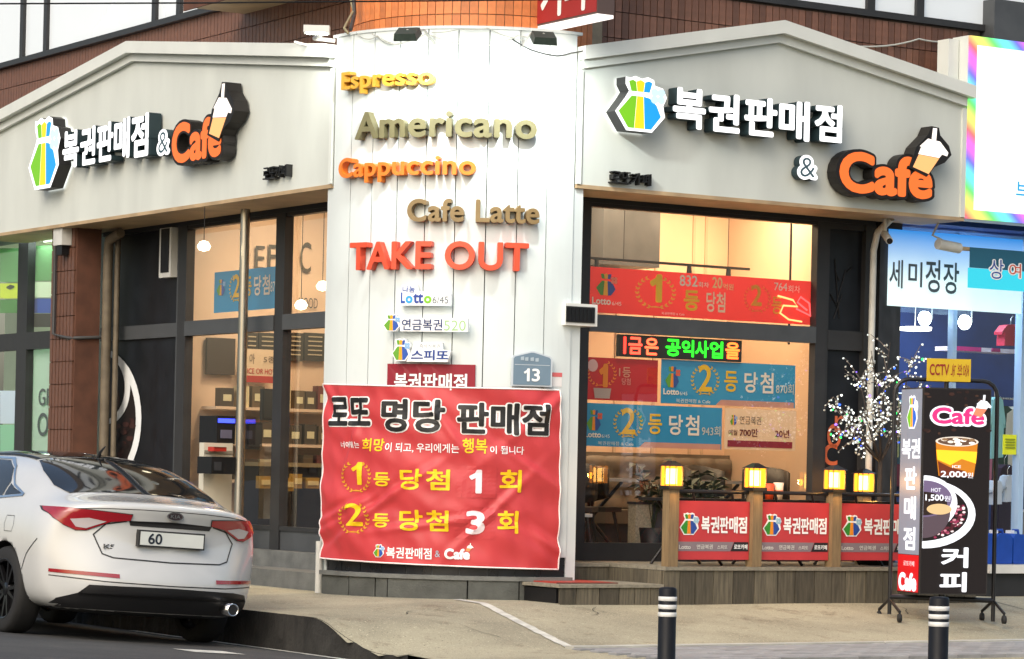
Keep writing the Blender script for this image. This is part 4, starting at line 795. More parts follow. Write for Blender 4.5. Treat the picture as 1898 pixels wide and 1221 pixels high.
# ================================================================== INSIDE THE CAFE
def added_ceil_light(a, b_, en, label, sx=.9, sy=.5, col=(1, .70, .42)):  # panel lights added above the view to carry the room's warm light
    t = thing('ceiling_light', label, 'light', W(a, b_, 4.30), 'warm cafe ceiling lights'); B('panel', t, (a - sx / 2, a + sx / 2, b_ - sy / 2, b_ + sy / 2, 4.325, 4.358, 'e:#ffd9a0:2'))
    lamp('added_ceiling_lamp', 'AREA', W(a, b_, 4.31), en, col, W(a, b_, 0), sx, parent=t, sy=sy)
added_ceil_light(3.0, 1.75, 44, 'warm ceiling panel light behind the middle of the right window'); added_ceil_light(4.5, 1.75, 44, 'warm ceiling panel light behind the right end of the right window'); added_ceil_light(1.7, 4.3, 48, 'warm ceiling panel light over the counter behind the left window', .6, 1.2, (1, .80, .55))
# track rail
t = thing('track_rail', 'dark spotlight rail hanging below the cafe ceiling', 'track light', W(3.4, 1.9, 3.3)); p, q = hR(1090, 478, 1.9), hR(1388, 495, 1.9)
B('rail', t, (p[0], q[0], 1.88, 1.91, p[1] - .012, p[1] + .012, 'black_metal'))
for x in (1105, 1277, 1350):
    u = hR(x, 490, 1.9)[0]; MB().tube([W(u, 1.895, p[1]), W(u, 1.895, p[1] - .11)], [.02, .03], 'black_metal', 8).build('spotlight', t)
for u in (p[0] + .4, q[0] - .25): MB().tube([W(u, 1.9, p[1]), W(u, 1.9, 4.36)], .004, 'black_metal', 5).build('wire', t)
t = thing('hanging_pole', 'thin black pole hanging from the cafe ceiling above the red banner', 'pole', W(4.6, 1.6, 2.6)); u = hR(1466, 450, 1.6)[0]; MB().tube([W(u, 1.6, 2.7), W(u, 1.6, 4.36)], .012, 'black_metal', 6).build('rod', t); MB().lathe(W(u, 1.6, 4.33), [(.04, 0), (.04, .02)], 'black_metal', 12).build('ceiling_rose', t)
# tufted bench along the partition
t = thing('tufted_bench', 'brown tufted bench along the cafe wall behind the right window', 'bench', W(3.0, 2.5, .64))
nx, nz = 60, 14; mb = MB(); v = []; f = []
for j in range(nz + 1):
    for i in range(nx + 1):
        a_ = lerp(3.0, 5.24, i / nx); z_ = lerp(1.02, 1.62, j / nz); d_ = .05 * abs(math.sin(math.pi * (a_ / .22 + (int(j / 4.67) % 2) * .5))) ** .4 * abs(math.sin(math.pi * j / 4.67 + .01)) ** .4
        v.append(W(a_, 2.74 - d_ - (.0 if 0 < j < nz else -.06), z_))
for j in range(nz):
    for i in range(nx): k = j * (nx + 1) + i; f.append((k, k + 1, k + nx + 2, k + nx + 1))
mb.add(v, f, 'bench', True); mb.box(3.0, 5.24, 2.745, 2.84, .64, 1.63, 'bench'); mb.build('backrest', t); B('seat', t, (3.0, 5.24, 2.25, 2.72, .95, 1.08, 'bench')); B('base', t, (3.0, 5.24, 2.30, 2.74, .642, .95, 'frame_grey'))
# table and chair prototypes
def make_table(label, a, b_, h=.73, w=.62, m='white_int'):
    t = thing('cafe_table', label, 'table', W(a, b_, .642), 'tables inside the cafe'); B('top', t, (a - w / 2, a + w / 2, b_ - w / 2, b_ + w / 2, .642 + h - .03, .642 + h, m))
    for s in (-1, 1): MB().tube([W(a + s * .2, b_ - .22, .645), W(a - s * .2, b_ + .22, .642 + h - .03)], .018, 'black_metal', 6).build('leg', t); MB().tube([W(a + s * .2, b_ + .22, .645), W(a - s * .2, b_ - .22, .642 + h - .03)], .018, 'black_metal', 6).build('leg', t)
def make_chair(label, a, b_, rot, group='dark chairs inside the cafe', z0=.642):
    base = W(a, b_, z0); t = thing('cafe_chair', label, 'chair', base, group); rr = rot + _r; ca, sa = math.cos(rr), math.sin(rr)
    w = lambda x, y, z: base + Vector((x * ca - y * sa, x * sa + y * ca, z))
    mb = MB(); mb.box(-.21, .21, -.2, .2, .43, .475, 'chair', w); mb.build('seat', t)
    mb = MB(); v = []; f = []
    for i in range(13):
        q = math.radians(-100 + 200 * i / 12); x, y = .23 * math.sin(q), .20 * math.cos(q); lo = .50 + .10 * (1 - math.cos(q)) * .5; v += [w(x, y, lo), w(x, y, lo + .28 + .1 * math.cos(q)), w(x * .87, y * .87, lo + .28 + .1 * math.cos(q)), w(x * .87, y * .87, lo)]
    for i in range(12):
        for j in range(4): f.append((4 * i + j, 4 * i + (j + 1) % 4, 4 * i + 4 + (j + 1) % 4, 4 * i + 4 + j))
    f += [(0, 1, 2, 3), (48, 49, 50, 51)]; mb.add(v, f, 'chair', True); mb.build('backrest', t)
    for x in (-1, 1):
        for y in (-1, 1): MB().tube([w(x * .23, y * .22, 0.002), w(x * .15, y * .15, .44)], [.012, .018], 'chair', 7).build('leg', t)
make_table('pale cafe table just inside the door glass', 1.95, 1.15, .42, .7); make_table('cafe table among dark chairs behind the right window', 3.05, 1.95, .74, .65); make_table('cafe table near the plant behind the right window', 4.4, 1.95, .74, .65)
make_chair('dark chair at the left edge of the right window', 2.38, 1.25, 2.4); make_chair('dark chair beside the beige woven box', 2.78, 1.55, .3); make_chair('dark chair behind the potted plant inside', 4.05, 1.5, .2); make_chair('dark chair at the far right of the cafe interior', 4.75, 1.5, -.4)
t = thing('woven_box', 'waist high beige woven divider beside the first wooden post', 'divider', W(2.95, 1.0, .642)); aw0, aw1 = hR(1178, 970, 1.0)[0], hR(1208, 970, 1.0)[0]; zt = hR(1178, 934, 1.0)[1]
B('screen', t, (aw0, aw1, 1.0, 1.12, .642, zt, 'weave')); B('side', t, (aw1, aw1 + .18, 1.02, 1.12, .642, zt - .006, 'frame_grey')); B('cap', t, (aw0 - .01, aw1 + .19, .99, 1.13, zt, zt + .02, 'frame'))
# potted plant inside
def plant(label, a, b_, h, sp, n, pot=.16, z0=.642):
    t = thing('potted_plant', label, 'plant', W(a, b_, z0), 'potted plants inside'); MB().lathe(W(a, b_, z0), [(pot * .7, .0), (pot, .3), (pot * .9, .3), (pot * .85, .26)], 'black', 16).build('pot', t); rl = random.Random(int(a * 100)); mb = MB(); st = MB()
    for i in range(n):
        q = rl.uniform(0, 6.28); L_ = rl.uniform(.3, 1) * sp; hh = h * rl.uniform(.55, 1); tip = W(a, b_, z0 + .28 + hh) + Vector((math.cos(q) * L_, math.sin(q) * L_, 0)); base = W(a, b_, z0 + .25)
        st.tube([base, base.lerp(tip, .5) + UP * .05, tip], .005, 'leaf', 4); d = (tip - base).normalized()
        for k in range(4):
            c0 = base.lerp(tip, .55 + .15 * k); s_ = Vector((rl.uniform(-1, 1), rl.uniform(-1, 1), rl.uniform(-.4, .6))).normalized(); e = c0 + s_ * .13; nrm = s_.cross(UP).normalized() * .04; mb.add([c0, c0.lerp(e, .5) + nrm + UP * .015, e - UP * .02, c0.lerp(e, .5) - nrm + UP * .015], [(0, 1, 2, 3)], 'leaf')
    st.build('stem', t); stuff(mb.build('leaves', t))
plant('dark leafy potted plant inside, above the second red fence panel', 3.55, .98, .55, .3, 26); plant('smaller leafy potted plant inside, above the first red fence panel', 3.1, 1.0, .62, .2, 12)
# counter area behind the left window
B_ = 5.86
def ip(px, py, b): u, z_ = hR(px, py, b); return u, z_
def ibox(name, label, cat, x0, yt, yb, x1, b0, b1, m, extra=(), group=None):
    r = rectR(x0, yt, yb, x1, b0); t = thing(name, label, cat, W(r[0], b0, max(r[2], .64)), group); B('body', t, (r[0], r[1], b0, b1, r[2], r[3], m))
    for (n_, f0, f1, g0, g1, mm) in extra: B(n_, t, (lerp(r[0], r[1], f0), lerp(r[0], r[1], f1), b0 - .012, b0, lerp(r[2], r[3], g0), lerp(r[2], r[3], g1), mm))
    return t
ibox('menu_board', 'plain brown menu board left of the steel pole', 'board', 384, 625, 693, 436, 5.84, 5.88, 'p:#3a2f26', [('board_edge', 0, 1, -.04, 0, 'p:#e0d8c8')])
for k, (x0, x1) in enumerate(((456, 478), (480, 512), (535, 562), (565, 604))):
    ibox('menu_board', ['dark menu board right of the steel pole, narrowest', 'dark menu board just left of the dark mullion', 'dark menu board just right of the dark mullion', 'dark menu board touching the white corner'][k], 'board', x0, 616, 668, x1, 5.84, 5.88, 'p:#2e2820', [('menu_line', .15, .8, .84 - .16 * j, .88 - .16 * j, 'p:#b8a888') for j in range(5)])
t = ibox('price_banner', 'cream banner with red strip hanging under the menu boards', 'banner', 456, 646, 708, 514, 5.70, 5.72, 'p:#d8c0a0', [('red_strip', 0, 1, 0, .2, 'p:#a82a20')]); mb = MB(); mb.text('아', mapR(5.70), rectR(462, 655, 674, 472, 5.7), 'p:#6a5a48', 0, .006); mb.text('5종', mapR(5.70), rectR(488, 660, 672, 510, 5.7), 'p:#6a5a48', 0, .006); mb.text('ICE OR HOT', mapR(5.70), rectR(458, 682, 692, 510, 5.7), 'p:#b83a2a', .01, .006); mb.build('lettering', t)
sh = thing('pack_shelf', 'wall shelf packed with coffee bags and boxes behind the left window', 'shelf', W(1.6, 5.6, .64)); 
for zz in (1.25, 1.62, 1.98): B('board', sh, (.95, 2.6, 5.55, 5.88, zz, zz + .03, 'wall_tan'))
rk = random.Random(5); CN = {'p:#3a332a': 'blackish', 'p:#5a4a34': 'brown', 'p:#6a3028': 'dark red', 'p:#a89a78': 'tan', 'p:#44382a': 'dark brown', 'p:#c8b890': 'cream'}; NTH = ['first', 'second', 'third', 'fourth', 'fifth', 'sixth', 'seventh', 'eighth', 'ninth', 'tenth', 'eleventh', 'twelfth', 'thirteenth']; SHN = {1.28: 'lowest', 1.65: 'middle', 2.01: 'top'}
for zz in (1.28, 1.65, 2.01):
    a_ = 1.02; ki = 0
    while a_ < 2.5:
        w_ = rk.uniform(.09, .15); h_ = rk.uniform(.17, .27); nm = rk.choice(['coffee_bag', 'box'])
        cc = rk.choice(list(CN)); o = thing('coffee_pack', '%s coffee pack, %s from the left on the %s wall shelf' % (CN[cc], NTH[ki], SHN[zz]), 'pack', W(a_, 5.6, zz), 'packs on the wall shelf'); ki += 1; B('bag', o, (a_, a_ + w_, 5.6, 5.72, zz + .002, zz + h_, cc)); B('paper_label', o, (a_ + w_ * .2, a_ + w_ * .8, 5.594, 5.6, zz + h_ * .3, zz + h_ * .65, 'p:#c8c09a')); a_ += w_ + rk.uniform(.01, .05)
ct = thing('counter', 'dark service counter behind the left window', 'counter', W(1.0, 4.5, .64)); B('body', ct, (.95, 2.8, 4.6, 5.1, .642, 1.42, 'black')); B('top', ct, (.92, 2.84, 4.56, 5.14, 1.42, 1.46, 'p:#8a7a58'))
ibox('coffee_machine', 'dark coffee machine with blue lit panel left of the steel pole', 'machine', 402, 770, 822, 436, 4.62, 5.0, 'black', [('blue_panel', .05, .95, .75, .9, 'e:#3a4aff:1.5'), ('lower_panel', .2, .8, .2, .5, 'p:#5a5a70')])
ibox('pos_monitor', 'tall black monitor between the pole and the dark mullion', 'monitor', 458, 782, 832, 486, 4.5, 4.58, 'black', [('screen', .08, .92, .1, .9, 'p:#16181c')]); ibox('pos_monitor', 'upright slim black screen above the taller monitor', 'monitor', 487, 720, 778, 506, 4.6, 4.66, 'black', [('screen', .08, .92, .05, .95, 'p:#101214')])
ibox('till', 'black till on the white stand behind the left window', 'till', 392, 846, 878, 436, 4.0, 4.3, 'black', [('keypad', .1, .4, .2, .7, 'p:#2a2c30')]); ibox('white_stand', 'white cylinder shaped stand behind the left window', 'stand', 377, 820, 960, 430, 4.35, 4.45, 'p:#c8c4b4', [('trim', 0, 1, .86, .9, 'p:#8a8678')]); ibox('red_box', 'small red box beside the blue lit coffee machine', 'box', 396, 828, 836, 420, 4.2, 4.32, 'p:#b02a1c', [('lid', 0, 1, 1, 1.2, 'p:#8a2016')])
for k, (x0, yt, yb, x1) in enumerate(((528, 885, 910, 545), (545, 878, 905, 560), (568, 885, 905, 592), (483, 882, 905, 502))): ibox('drink_pack', ['yellow drink pack below the shelf, leftmost pair', 'tall yellow drink pack below the shelf', 'wide yellow pack nearest the white corner', 'dim yellow pack left of the dark mullion'][k], 'pack', x0, yt, yb, x1, 4.4, 4.5, 'p:#a07a2a', [('paper_label', .1, .9, .3, .7, 'p:#d8c080')], 'yellow packs')
for k, (x, y) in enumerate(((378, 456), (598, 530), (558, 565))):
    u, z_ = hR(x, y, 4.0); t = thing('pendant_lamp', ['glowing white spot lamp at the left window top left', 'round pendant lamp next to the white corner', 'small low pendant lamp near the white corner'][k], 'lamp', W(u, 4.0, z_), 'pendant lamps'); MB().lathe(W(u, 4.0, z_ - .05), [(.001, 0), (.05, .015), (.065, .05), (.04, .09), (.012, .1)], 'e:#fff0c8:3', 14).build('shade', t); MB().tube([W(u, 4, z_ + .05), W(u, 4, 4.36)], .004, 'black_metal', 5).build('cord', t)
# ================================================================== DECK, STEP, FENCE
dk = thing('timber_deck', 'low timber deck with weathered skirt planks along the right window', 'deck', W(2.1, -.55, .335)); DA0 = 2.13; DA1 = 5.6
for i in range(9): B('board', dk, (DA0 - .002 + .0, DA1, -.575 + i * .139, -.575 + i * .139 + .132, .615, .645, 'wood_deck'))
B('joist_frame', dk, (DA0 + .06, DA1 - .05, -.50, .66, .2, .61, 'black'))
a_ = DA0; k = 0
while a_ < DA1 - .05:
    w_ = random.choice([.19, .21, .23, .25, .16]); B('skirt_plank', dk, (a_ + .004, min(a_ + w_, DA1) - .004, -.56 + random.uniform(-.004, .004), -.53, .25, .612, 'wood_grey')); a_ += w_
for i in range(4): B('side_plank', dk, (DA0 - .012, DA0 + .012, -.52 + i * .2, -.325 + i * .2, .25, .612, 'wood_grey'))
st = thing('timber_step', 'timber doorstep with red mat left of the deck', 'step', W(1.6, -.55, .335))
B('joist_frame', st, (1.08, 2.10, -.50, .64, .2, .46, 'black')); a_ = 1.08
while a_ < 2.10:
    w_ = random.choice([.16, .2, .23]); B('skirt_plank', st, (a_ + .004, min(a_ + w_, 2.115) - .004, -.56, -.53, .25, .47, 'wood_grey')); a_ += w_
for i in range(6): B('board', st, (1.06, 2.115, -.575 + i * .139, -.575 + i * .139 + .133, .47, .498, 'wood_deck'))
B('riser', st, (1.515, 2.115, .262, .285, .50, .61, 'wood_grey')); B('landing_board', st, (1.515, 2.115, .25, .66, .615, .643, 'wood_deck'))
mat_ = thing('door_mat', 'thin red mat lying on the timber doorstep', 'mat', W(1.5, -.3, .5)); B('mat', mat_, (1.15, 1.72, -.42, .10, .4985, .508, 'p:#a03428')); B('edge', mat_, (1.13, 1.74, -.44, -.42, .4985, .507, 'p:#5a2a22'))
PXs = [1243, 1398, 1545, 1700]; ORD = ['first', 'second', 'third', 'fourth']; WHR = ['leftmost, beside the doorstep', 'between the first and second red panels', 'between the second and third red panels', 'half hidden behind the standing sign']
PA = [hR(x, 960, -.5)[0] for x in PXs]
LB = 'e:#ffa838:11'
def lantern(t, a, b_, z0):
    s = .062; h = .165
    B('lamp_base', t, (a - .075, a + .075, b_ - .075, b_ + .075, z0, z0 + .03, 'black_metal')); B('pane', t, (a - s, a + s, b_ - s, b_ + s, z0 + .03, z0 + .03 + h, 'amber_pane')); B('bulb', t, (a - .034, a + .034, b_ - .034, b_ + .034, z0 + .045, z0 + .01 + h, 'e:#ffd9a0:14')); mb = MB()
    for sx in (-1, 0, 1):
        for sy in (-1, 0, 1):
            if sx == 0 and sy == 0: continue
            mb.box(a + sx * (s + .002) - .004, a + sx * (s + .002) + .004, b_ + sy * (s + .002) - .004, b_ + sy * (s + .002) + .004, z0 + .03, z0 + .03 + h, 'wood_post')
    mb.build('glazing_bar', t); mb = MB(); zt = z0 + .03 + h; c = [W(a - .085, b_ - .085, zt), W(a + .085, b_ - .085, zt), W(a + .085, b_ + .085, zt), W(a - .085, b_ + .085, zt), W(a - .02, b_ - .02, zt + .045), W(a + .02, b_ - .02, zt + .045), W(a + .02, b_ + .02, zt + .045), W(a - .02, b_ + .02, zt + .045)]; mb.hexa(c, 'black_metal'); mb.build('cap', t)
    lamp('lantern_glow', 'POINT', W(a, b_ - .13, z0 + .1), 2.6, (1, .5, .12), None, .03, parent=t)
for i, a in enumerate(PA):
    t = thing('lantern_post', 'wooden post with glowing amber lantern, ' + WHR[i], 'post', W(a, -.5, .646), 'lantern posts of the deck'); B('post', t, (a - .05, a + .05, -.55, -.45, .646, 1.30, 'wood_post')); lantern(t, a, -.5, 1.30)
a5 = hR(1601, 900, .3)[0]; t = thing('lantern_post', 'wooden post with glowing amber lantern, set back beside the light tree', 'post', W(a5, .3, .646), 'lantern posts of the deck'); B('post', t, (a5 - .05, a5 + .05, .25, .35, .646, 1.28, 'wood_post')); lantern(t, a5, .3, 1.28)
for i in range(3):
    a0, a1 = PA[i] + .055, PA[i + 1] - .055
    t = thing('rail_bar', 'black metal rail between the %s and %s lantern posts' % (ORD[i], ORD[i + 1]), 'rail', W(a0, -.48, 1.27)); MB().tube([W(a0 - .004, -.47, 1.285), W(a1 + .004, -.47, 1.285)], .017, 'black_metal', 7).build('bar', t)
    for u in (.25, .78): MB().tube([W(lerp(a0, a1, u), -.47, 1.28), W(lerp(a0, a1, u) + .05, -.44, 1.17)], .012, 'black_metal', 6).build('bracket', t)
    t = thing('fence_panel', 'red printed fence panel with bag emblem, ' + ['leftmost of three', 'middle of three', 'rightmost, partly behind the standing sign'][i], 'panel', W(a0, -.5, .70), 'red fence panels'); z0, z1 = .705, 1.205
    B('panel', t, (a0, a1, -.505, -.49, z0, z1, 'banner_red')); mp = mapR(-.505); L = lambda f0, f1, g0, g1: (lerp(a0, a1, f0), lerp(a0, a1, f1), lerp(z0, z1, g0), lerp(z0, z1, g1)); P = lambda x, y: (lerp(a0, a1, x), lerp(z0, z1, y))
    mb = MB(); bag(mb, mp, L(.045, .31, .42, .80), .003, PW, ('p:#2f8a2a', 'p:#e08a1e', 'p:#23489a', 'p:#9cc4d8')); mb.build('bag_emblem', t)
    mb = MB(); mb.poly([P(0, .145), P(.74, .145), P(.79, .305), P(0, .305)], mp, .002, 'p:#84767c'); mb.poly([P(.745, .145), P(.99, .145), P(.99, .305), P(.795, .305)], mp, .002, 'p:#1c1c20'); mb.build('grey_strip', t)
    for ci, ch in enumerate('복권판매점'): mb = MB(); mb.text(ch, mp, L(.335 + .127 * ci, .335 + .127 * ci + .12, .455, .74), PW, .03, .004); mb.build('letter', t)
    for s_, q_, m_, o_ in (('로또카페', (.79, .975, .18, .265), PW, .02), ('Lotto', (.04, .2, .18, .25), 'p:#d0cdc8', .03), ('연금복권', (.28, .5, .18, .26), 'p:#d0cdc8', .02), ('스피또', (.56, .7, .18, .25), 'p:#d0cdc8', .02)): mb = MB(); mb.text(s_, mp, L(*q_), m_, o_, .004); mb.build('lettering', t)
    # folding table behind each panel: only its crossed legs and top show
    am = (a0 + a1) / 2; t = thing('folding_table', 'black folding table behind the %s red panel, crossed legs below it' % ['left', 'middle', 'right'][i], 'table', W(am, -.2, .646), 'tables on the deck'); B('top', t, (a0 + .04, a1 - .04, -.42, .12, 1.20, 1.225, 'black'))
    for s in (-.3, .02):
        MB().tube([W(am - .27, s, .65), W(am + .2, s, 1.2)], .014, 'black_metal', 6).build('leg', t); MB().tube([W(am + .27, s + .02, .65), W(am - .2, s + .02, 1.2)], .014, 'black_metal', 6).build('leg', t)
def paper_cup(px, label, m, h=.14): u = hR(px, 905, -.25)[0]; t = thing('paper_cup', label, 'cup', W(u, -.25, 1.226), 'paper cups on the deck table'); MB().lathe(W(u, -.25, 1.226), [(.001, 0), (.034, 0), (.046, h), (.042, h), (.036, h * .6)], m, 16).build('cup', t); MB().lathe(W(u, -.25, 1.226), [(.037, .3 * h), (.041, .55 * h), (.0415, .55 * h), (.0375, .3 * h)], 'p:#c8642a', 16).build('sleeve', t)
paper_cup(1426, 'reddish paper cup on the deck table beside the second lantern', 'p:#d8542a'); paper_cup(1443, 'pale paper cup on the deck table, right of the reddish cup', 'p:#e8d8c0', .15)
# ================================================================== STANDING ROTARY SIGN
Y0 = 25.2; cpos = hY(1750, 900, Y0); cpos.z = 0
az = math.radians(16); sn = Vector((math.sin(az), -math.cos(az), 0)); sx_ = Vector((math.cos(az), math.sin(az), 0))
zf = .207
ss = thing('standing_sign', 'lit standing cafe sign on a black wheeled frame beside the deck', 'sign', Vector((cpos.x, cpos.y, zf)))
fw = lambda x, y, z: Vector((cpos.x, cpos.y, 0)) + sx_ * x + sn * y + UP * z
WX, DY, ZB, ZT = .315, .23, .455, 2.215
mb = MB(); mb.box(-WX, WX, -DY, DY, ZB, ZT, 'p:#2a2624', fw); mb.build('case', ss)
f1 = Vector((math.cos(math.radians(8)), math.sin(math.radians(8)), 0))
fx = lambda x, z: Vector((cpos.x, cpos.y, 0)) + f1 * x + UP * z
pts = [fx(-.46, .27), fx(-.455, 2.16)] + [fx(-.455 + .13 * (1 - math.cos(q)), 2.16 + .13 * math.sin(q)) for q in (.4, .8, 1.2, 1.57)] + [fx(.325 + .13 * math.sin(q), 2.16 + .13 * math.cos(q)) for q in (0, .4, .8, 1.2, 1.57)] + [fx(.46, .22)]
MB().tube(pts, .018, 'black_metal', 10).build('frame', ss)
MB().tube([fx(-.46, .42), fx(.46, .40)], .022, 'black_metal', 8).build('cross_bar', ss)
mb = MB(); mb.tube([fx(0, .42), fx(0, .47)], .03, 'black_metal', 8); mb.tube([fx(0, ZT - .01), fx(0, 2.29)], .02, 'black_metal', 8); mb.build('pivot', ss)
for x in (-.46, .46):
    for y in (-.22, .22):
        p = fx(x, 0) + sn * y; mb = MB(); mb.tube([fx(x, .40), p + UP * .30], .014, 'black_metal', 7); mb.tube([p + UP * .31, p + UP * (zf + .075)], .010, 'black_metal', 6); mb.build('foot', ss); MB().lathe(p + UP * (zg(4.5, -1.48) + .04) - f1 * .014, [(.001, 0), (.036, 0), (.036, .028), (.001, .028)], 'rubber', 14, axis=f1).build('caster', ss)
mpF = lambda x, y, d: fw(x, DY + d, y); mpS = lambda x, y, d: fw(-WX - d, x, y)
XF = lambda px: lerp(-WX, WX, (px - 1711) / (1831 - 1711)); ZF = lambda py: lerp(ZT, ZB, (py - 719) / (1102 - 719))
E1 = 'e:#f6f8ff:.6'; DK = 'e:#140a0a:.5'
ff = MB(); ff.poly([(-WX + .012, ZB + .012), (WX - .012, ZB + .012), (WX - .012, ZT - .012), (-WX + .012, ZT - .012)], mpF, .004, DK); front = ff.build('front_face', ss)
rs = random.Random(11); mb = MB()
for i in range(26): mb.ellipse(XF(rs.uniform(1716, 1828)), ZF(rs.uniform(724, 810)), rs.uniform(.012, .035), rs.uniform(.008, .018), mpF, .006 + i * .00005, rs.choice(['e:#2a1610:.5', 'e:#3a2018:.5', 'e:#4a3024:.4']), n=9)
stuff(mb.build('bean_print', front))
def ft(s, x0, yt, yb, x1, m, off, d, name='lettering'): mb = MB(); mb.text(s, mpF, (XF(x0), XF(x1), ZF(yb), ZF(yt)), m, off, d); mb.build(name, front)
ft('Cafe', 1722, 752, 790, 1823, E1, .11, .010); ft('Cafe', 1726, 755, 786, 1819, 'e:#e0286a:.8', .04, .012)
mb = MB(); cupmark(mb, mpF, (XF(1797), XF(1834), ZF(772), ZF(730)), .014, E1, 'e:#d87a5a:.7'); mb.build('cup_emblem', front)
g = lambda P: [(XF(x), ZF(y)) for x, y in P]
mb = MB(); mb.poly(g([(1734, 820), (1808, 820), (1806, 850), (1802, 882), (1740, 882), (1736, 850)]), mpF, .010, 'e:#b06a14:.8'); mb.poly(g([(1735, 834), (1807, 836), (1805, 858), (1780, 850), (1760, 862), (1737, 852)]), mpF, .012, 'e:#f4a820:1'); mb.poly(g([(1738, 855), (1760, 866), (1785, 872), (1800, 884), (1742, 884)]), mpF, .0125, 'e:#6a2a10:.6'); mb.ellipse(XF(1771), ZF(818), .20, .042, mpF, .014, 'e:#c8bcae:.8'); mb.ellipse(XF(1771), ZF(818), .18, .033, mpF, .016, 'e:#5a4030:.7')
for i in range(12): mb.ellipse(XF(rs.uniform(1744, 1798)), ZF(rs.uniform(813, 824)), .03, .012, mpF, .0175 + i * .0001, rs.choice(['e:#d8ccbc:.8', 'e:#8a6a4a:.6', 'e:#e8ddd0:.9']), n=7)
mb.build('iced_drink_print', front)
ft('2,000', 1743, 873, 886, 1789, E1, .02, .02); ft('원', 1790, 875, 885, 1800, E1, 0, .02); ft('ICE', 1763, 862, 867, 1778, E1, .01, .02)
def half(cx, cy, rx, ry, d, m, n=40):
    P = [(cx + rx * math.cos(2 * math.pi * i / n), cy + ry * math.sin(2 * math.pi * i / n)) for i in range(n)]; mb.poly(g([(max(x, 1714), y) for x, y in P]), mpF, d, m)
mb = MB(); half(1716, 953, 91, 64, .008, E1); half(1708, 950, 86, 54, .010, DK); half(1716, 933, 58, 51, .012, E1); half(1714, 950, 48, 48, .0125, 'e:#584850:.5'); half(1715, 925, 49, 34, .014, 'e:#6a5a78:.6'); half(1712, 934, 44, 22, .0155, 'e:#2a1a14:.5'); half(1742, 944, 22, 10, .0165, 'e:#c8a878:.7')
for i in range(120):
    q = rs.uniform(-.3, 1.35); r_ = rs.uniform(.62, .93); x, y = 1708 + 86 * r_ * math.cos(q), 950 + 54 * r_ * math.sin(q)
    if ((x - 1716) / 59) ** 2 + ((y - 933) / 52) ** 2 > 1: mb.ellipse(XF(x), ZF(y), .016, .010, mpF, .011 + i * .00001, rs.choice(['e:#8a2a4a:.6', 'e:#4a1420:.6', 'e:#c87a8a:.6', 'e:#f0d8d8:.6', 'e:#5a1c2a:.6']), n=7)
mb.build('cup_print', front)
ft('HOT', 1727, 905, 912, 1744, E1, 0, .02); ft('1,500', 1717, 917, 930, 1749, E1, .02, .02); ft('원', 1750, 919, 929, 1761, E1, 0, .02)
ft('커', 1747, 1014, 1052, 1795, E1, .03, .02); ft('피', 1745, 1060, 1097, 1793, E1, .03, .02)
ZS = lambda py: lerp(ZT, ZB, (py - 719) / (1100 - 719)); XS = lambda t_: lerp(-DY + .012, DY - .012, t_)   # left side face, t from far edge to near edge
sf = MB(); sf.poly([(XS(0), ZS(1028)), (XS(1), ZS(1028)), (XS(1), ZT - .012), (XS(0), ZT - .012)], mpS, .004, 'e:#9aa0b0:.32'); sf.poly([(XS(0), ZB + .012), (XS(1), ZB + .012), (XS(1), ZS(1029)), (XS(0), ZS(1029))], mpS, .004, 'e:#d8141c:.45'); side = sf.build('side_face', ss)
mb = MB(); bag(mb, mpS, (XS(.28), XS(.82), ZS(795), ZS(733)), .006, E1, ('e:#6aa81e:.7', 'e:#f08c1e:.8', 'e:#1e5ab8:.7', E1)); mb.build('bag_emblem', side)
mb = MB()
for s, yt, yb in (('복권', 813, 851), ('판', 865, 908), ('매', 920, 964), ('점', 977, 1020)): 
    mb = MB(); mb.text(s, mpS, (XS(.08 if len(s) == 2 else .25), XS(.95 if len(s) == 2 else .82), ZS(yb), ZS(yt)), E1, .03, .006); mb.build('letter', side)
mb = MB(); mb.text('Cafe', mpS, (XS(.06), XS(.92), ZS(1096), ZS(1062)), E1, .06, .006); mb.build('lettering', side); mb = MB(); mb.text('로또카페', mpS, (XS(.28), XS(.8), ZS(1050), ZS(1040)), 'e:#f0b0b0:.7', .01, .006); mb.build('lettering', side)
# yellow notice on top
t = thing('cctv_notice', 'yellow notice with dark red CCTV lettering clipped on the standing sign', 'notice', fx(0, 2.3)); XN = lambda px: (px - 1757) / 215.5 / math.cos(math.radians(8) - .0); x0, x1, z1, z0 = (1717 - 1757) / 214, (1800 - 1757) / 214, 1.4 + (895 - 664) * 25.2 / FPX, 1.4 + (895 - 706) * 25.2 / FPX
mpN = lambda x, y, d: fx(x, y) + Vector((f1.y, -f1.x, 0)) * (d + .03); mb = MB(); mb.poly([(x0, z0), (x1, z0), (x1, z1), (x0, z1)], mpN, .012, 'p:#c8a81a', 0); mb.build('plate', t); mb = MB(); L = lambda a, c, d, e: (lerp(x0, x1, a), lerp(x0, x1, c), lerp(z0, z1, d), lerp(z0, z1, e)); mb.text('CCTV', mpN, L(.06, .50, .26, .76), 'p:#8a1c14', .02, .015); mb.build('lettering', t)
mpV = lambda x, y, d: mpN(y, -x, d)     # the three syllables lie on their side
mb = MB()
for s, fa, fb in (('녹', .54, .66), ('화', .68, .80), ('중', .82, .95)):
    r = L(fa, fb, .22, .78); v_, f_ = glyph(s, 0); bx = [min(p[0] for p in v_), max(p[0] for p in v_), min(p[1] for p in v_), max(p[1] for p in v_)]
    mb.add([mpN(lerp(r[0], r[1], (p[1] - bx[2]) / (bx[3] - bx[2])), lerp(r[3], r[2], (p[0] - bx[0]) / (bx[1] - bx[0])), .015) for p in v_], f_, 'p:#8a1c14')
mb.build('lettering', t)
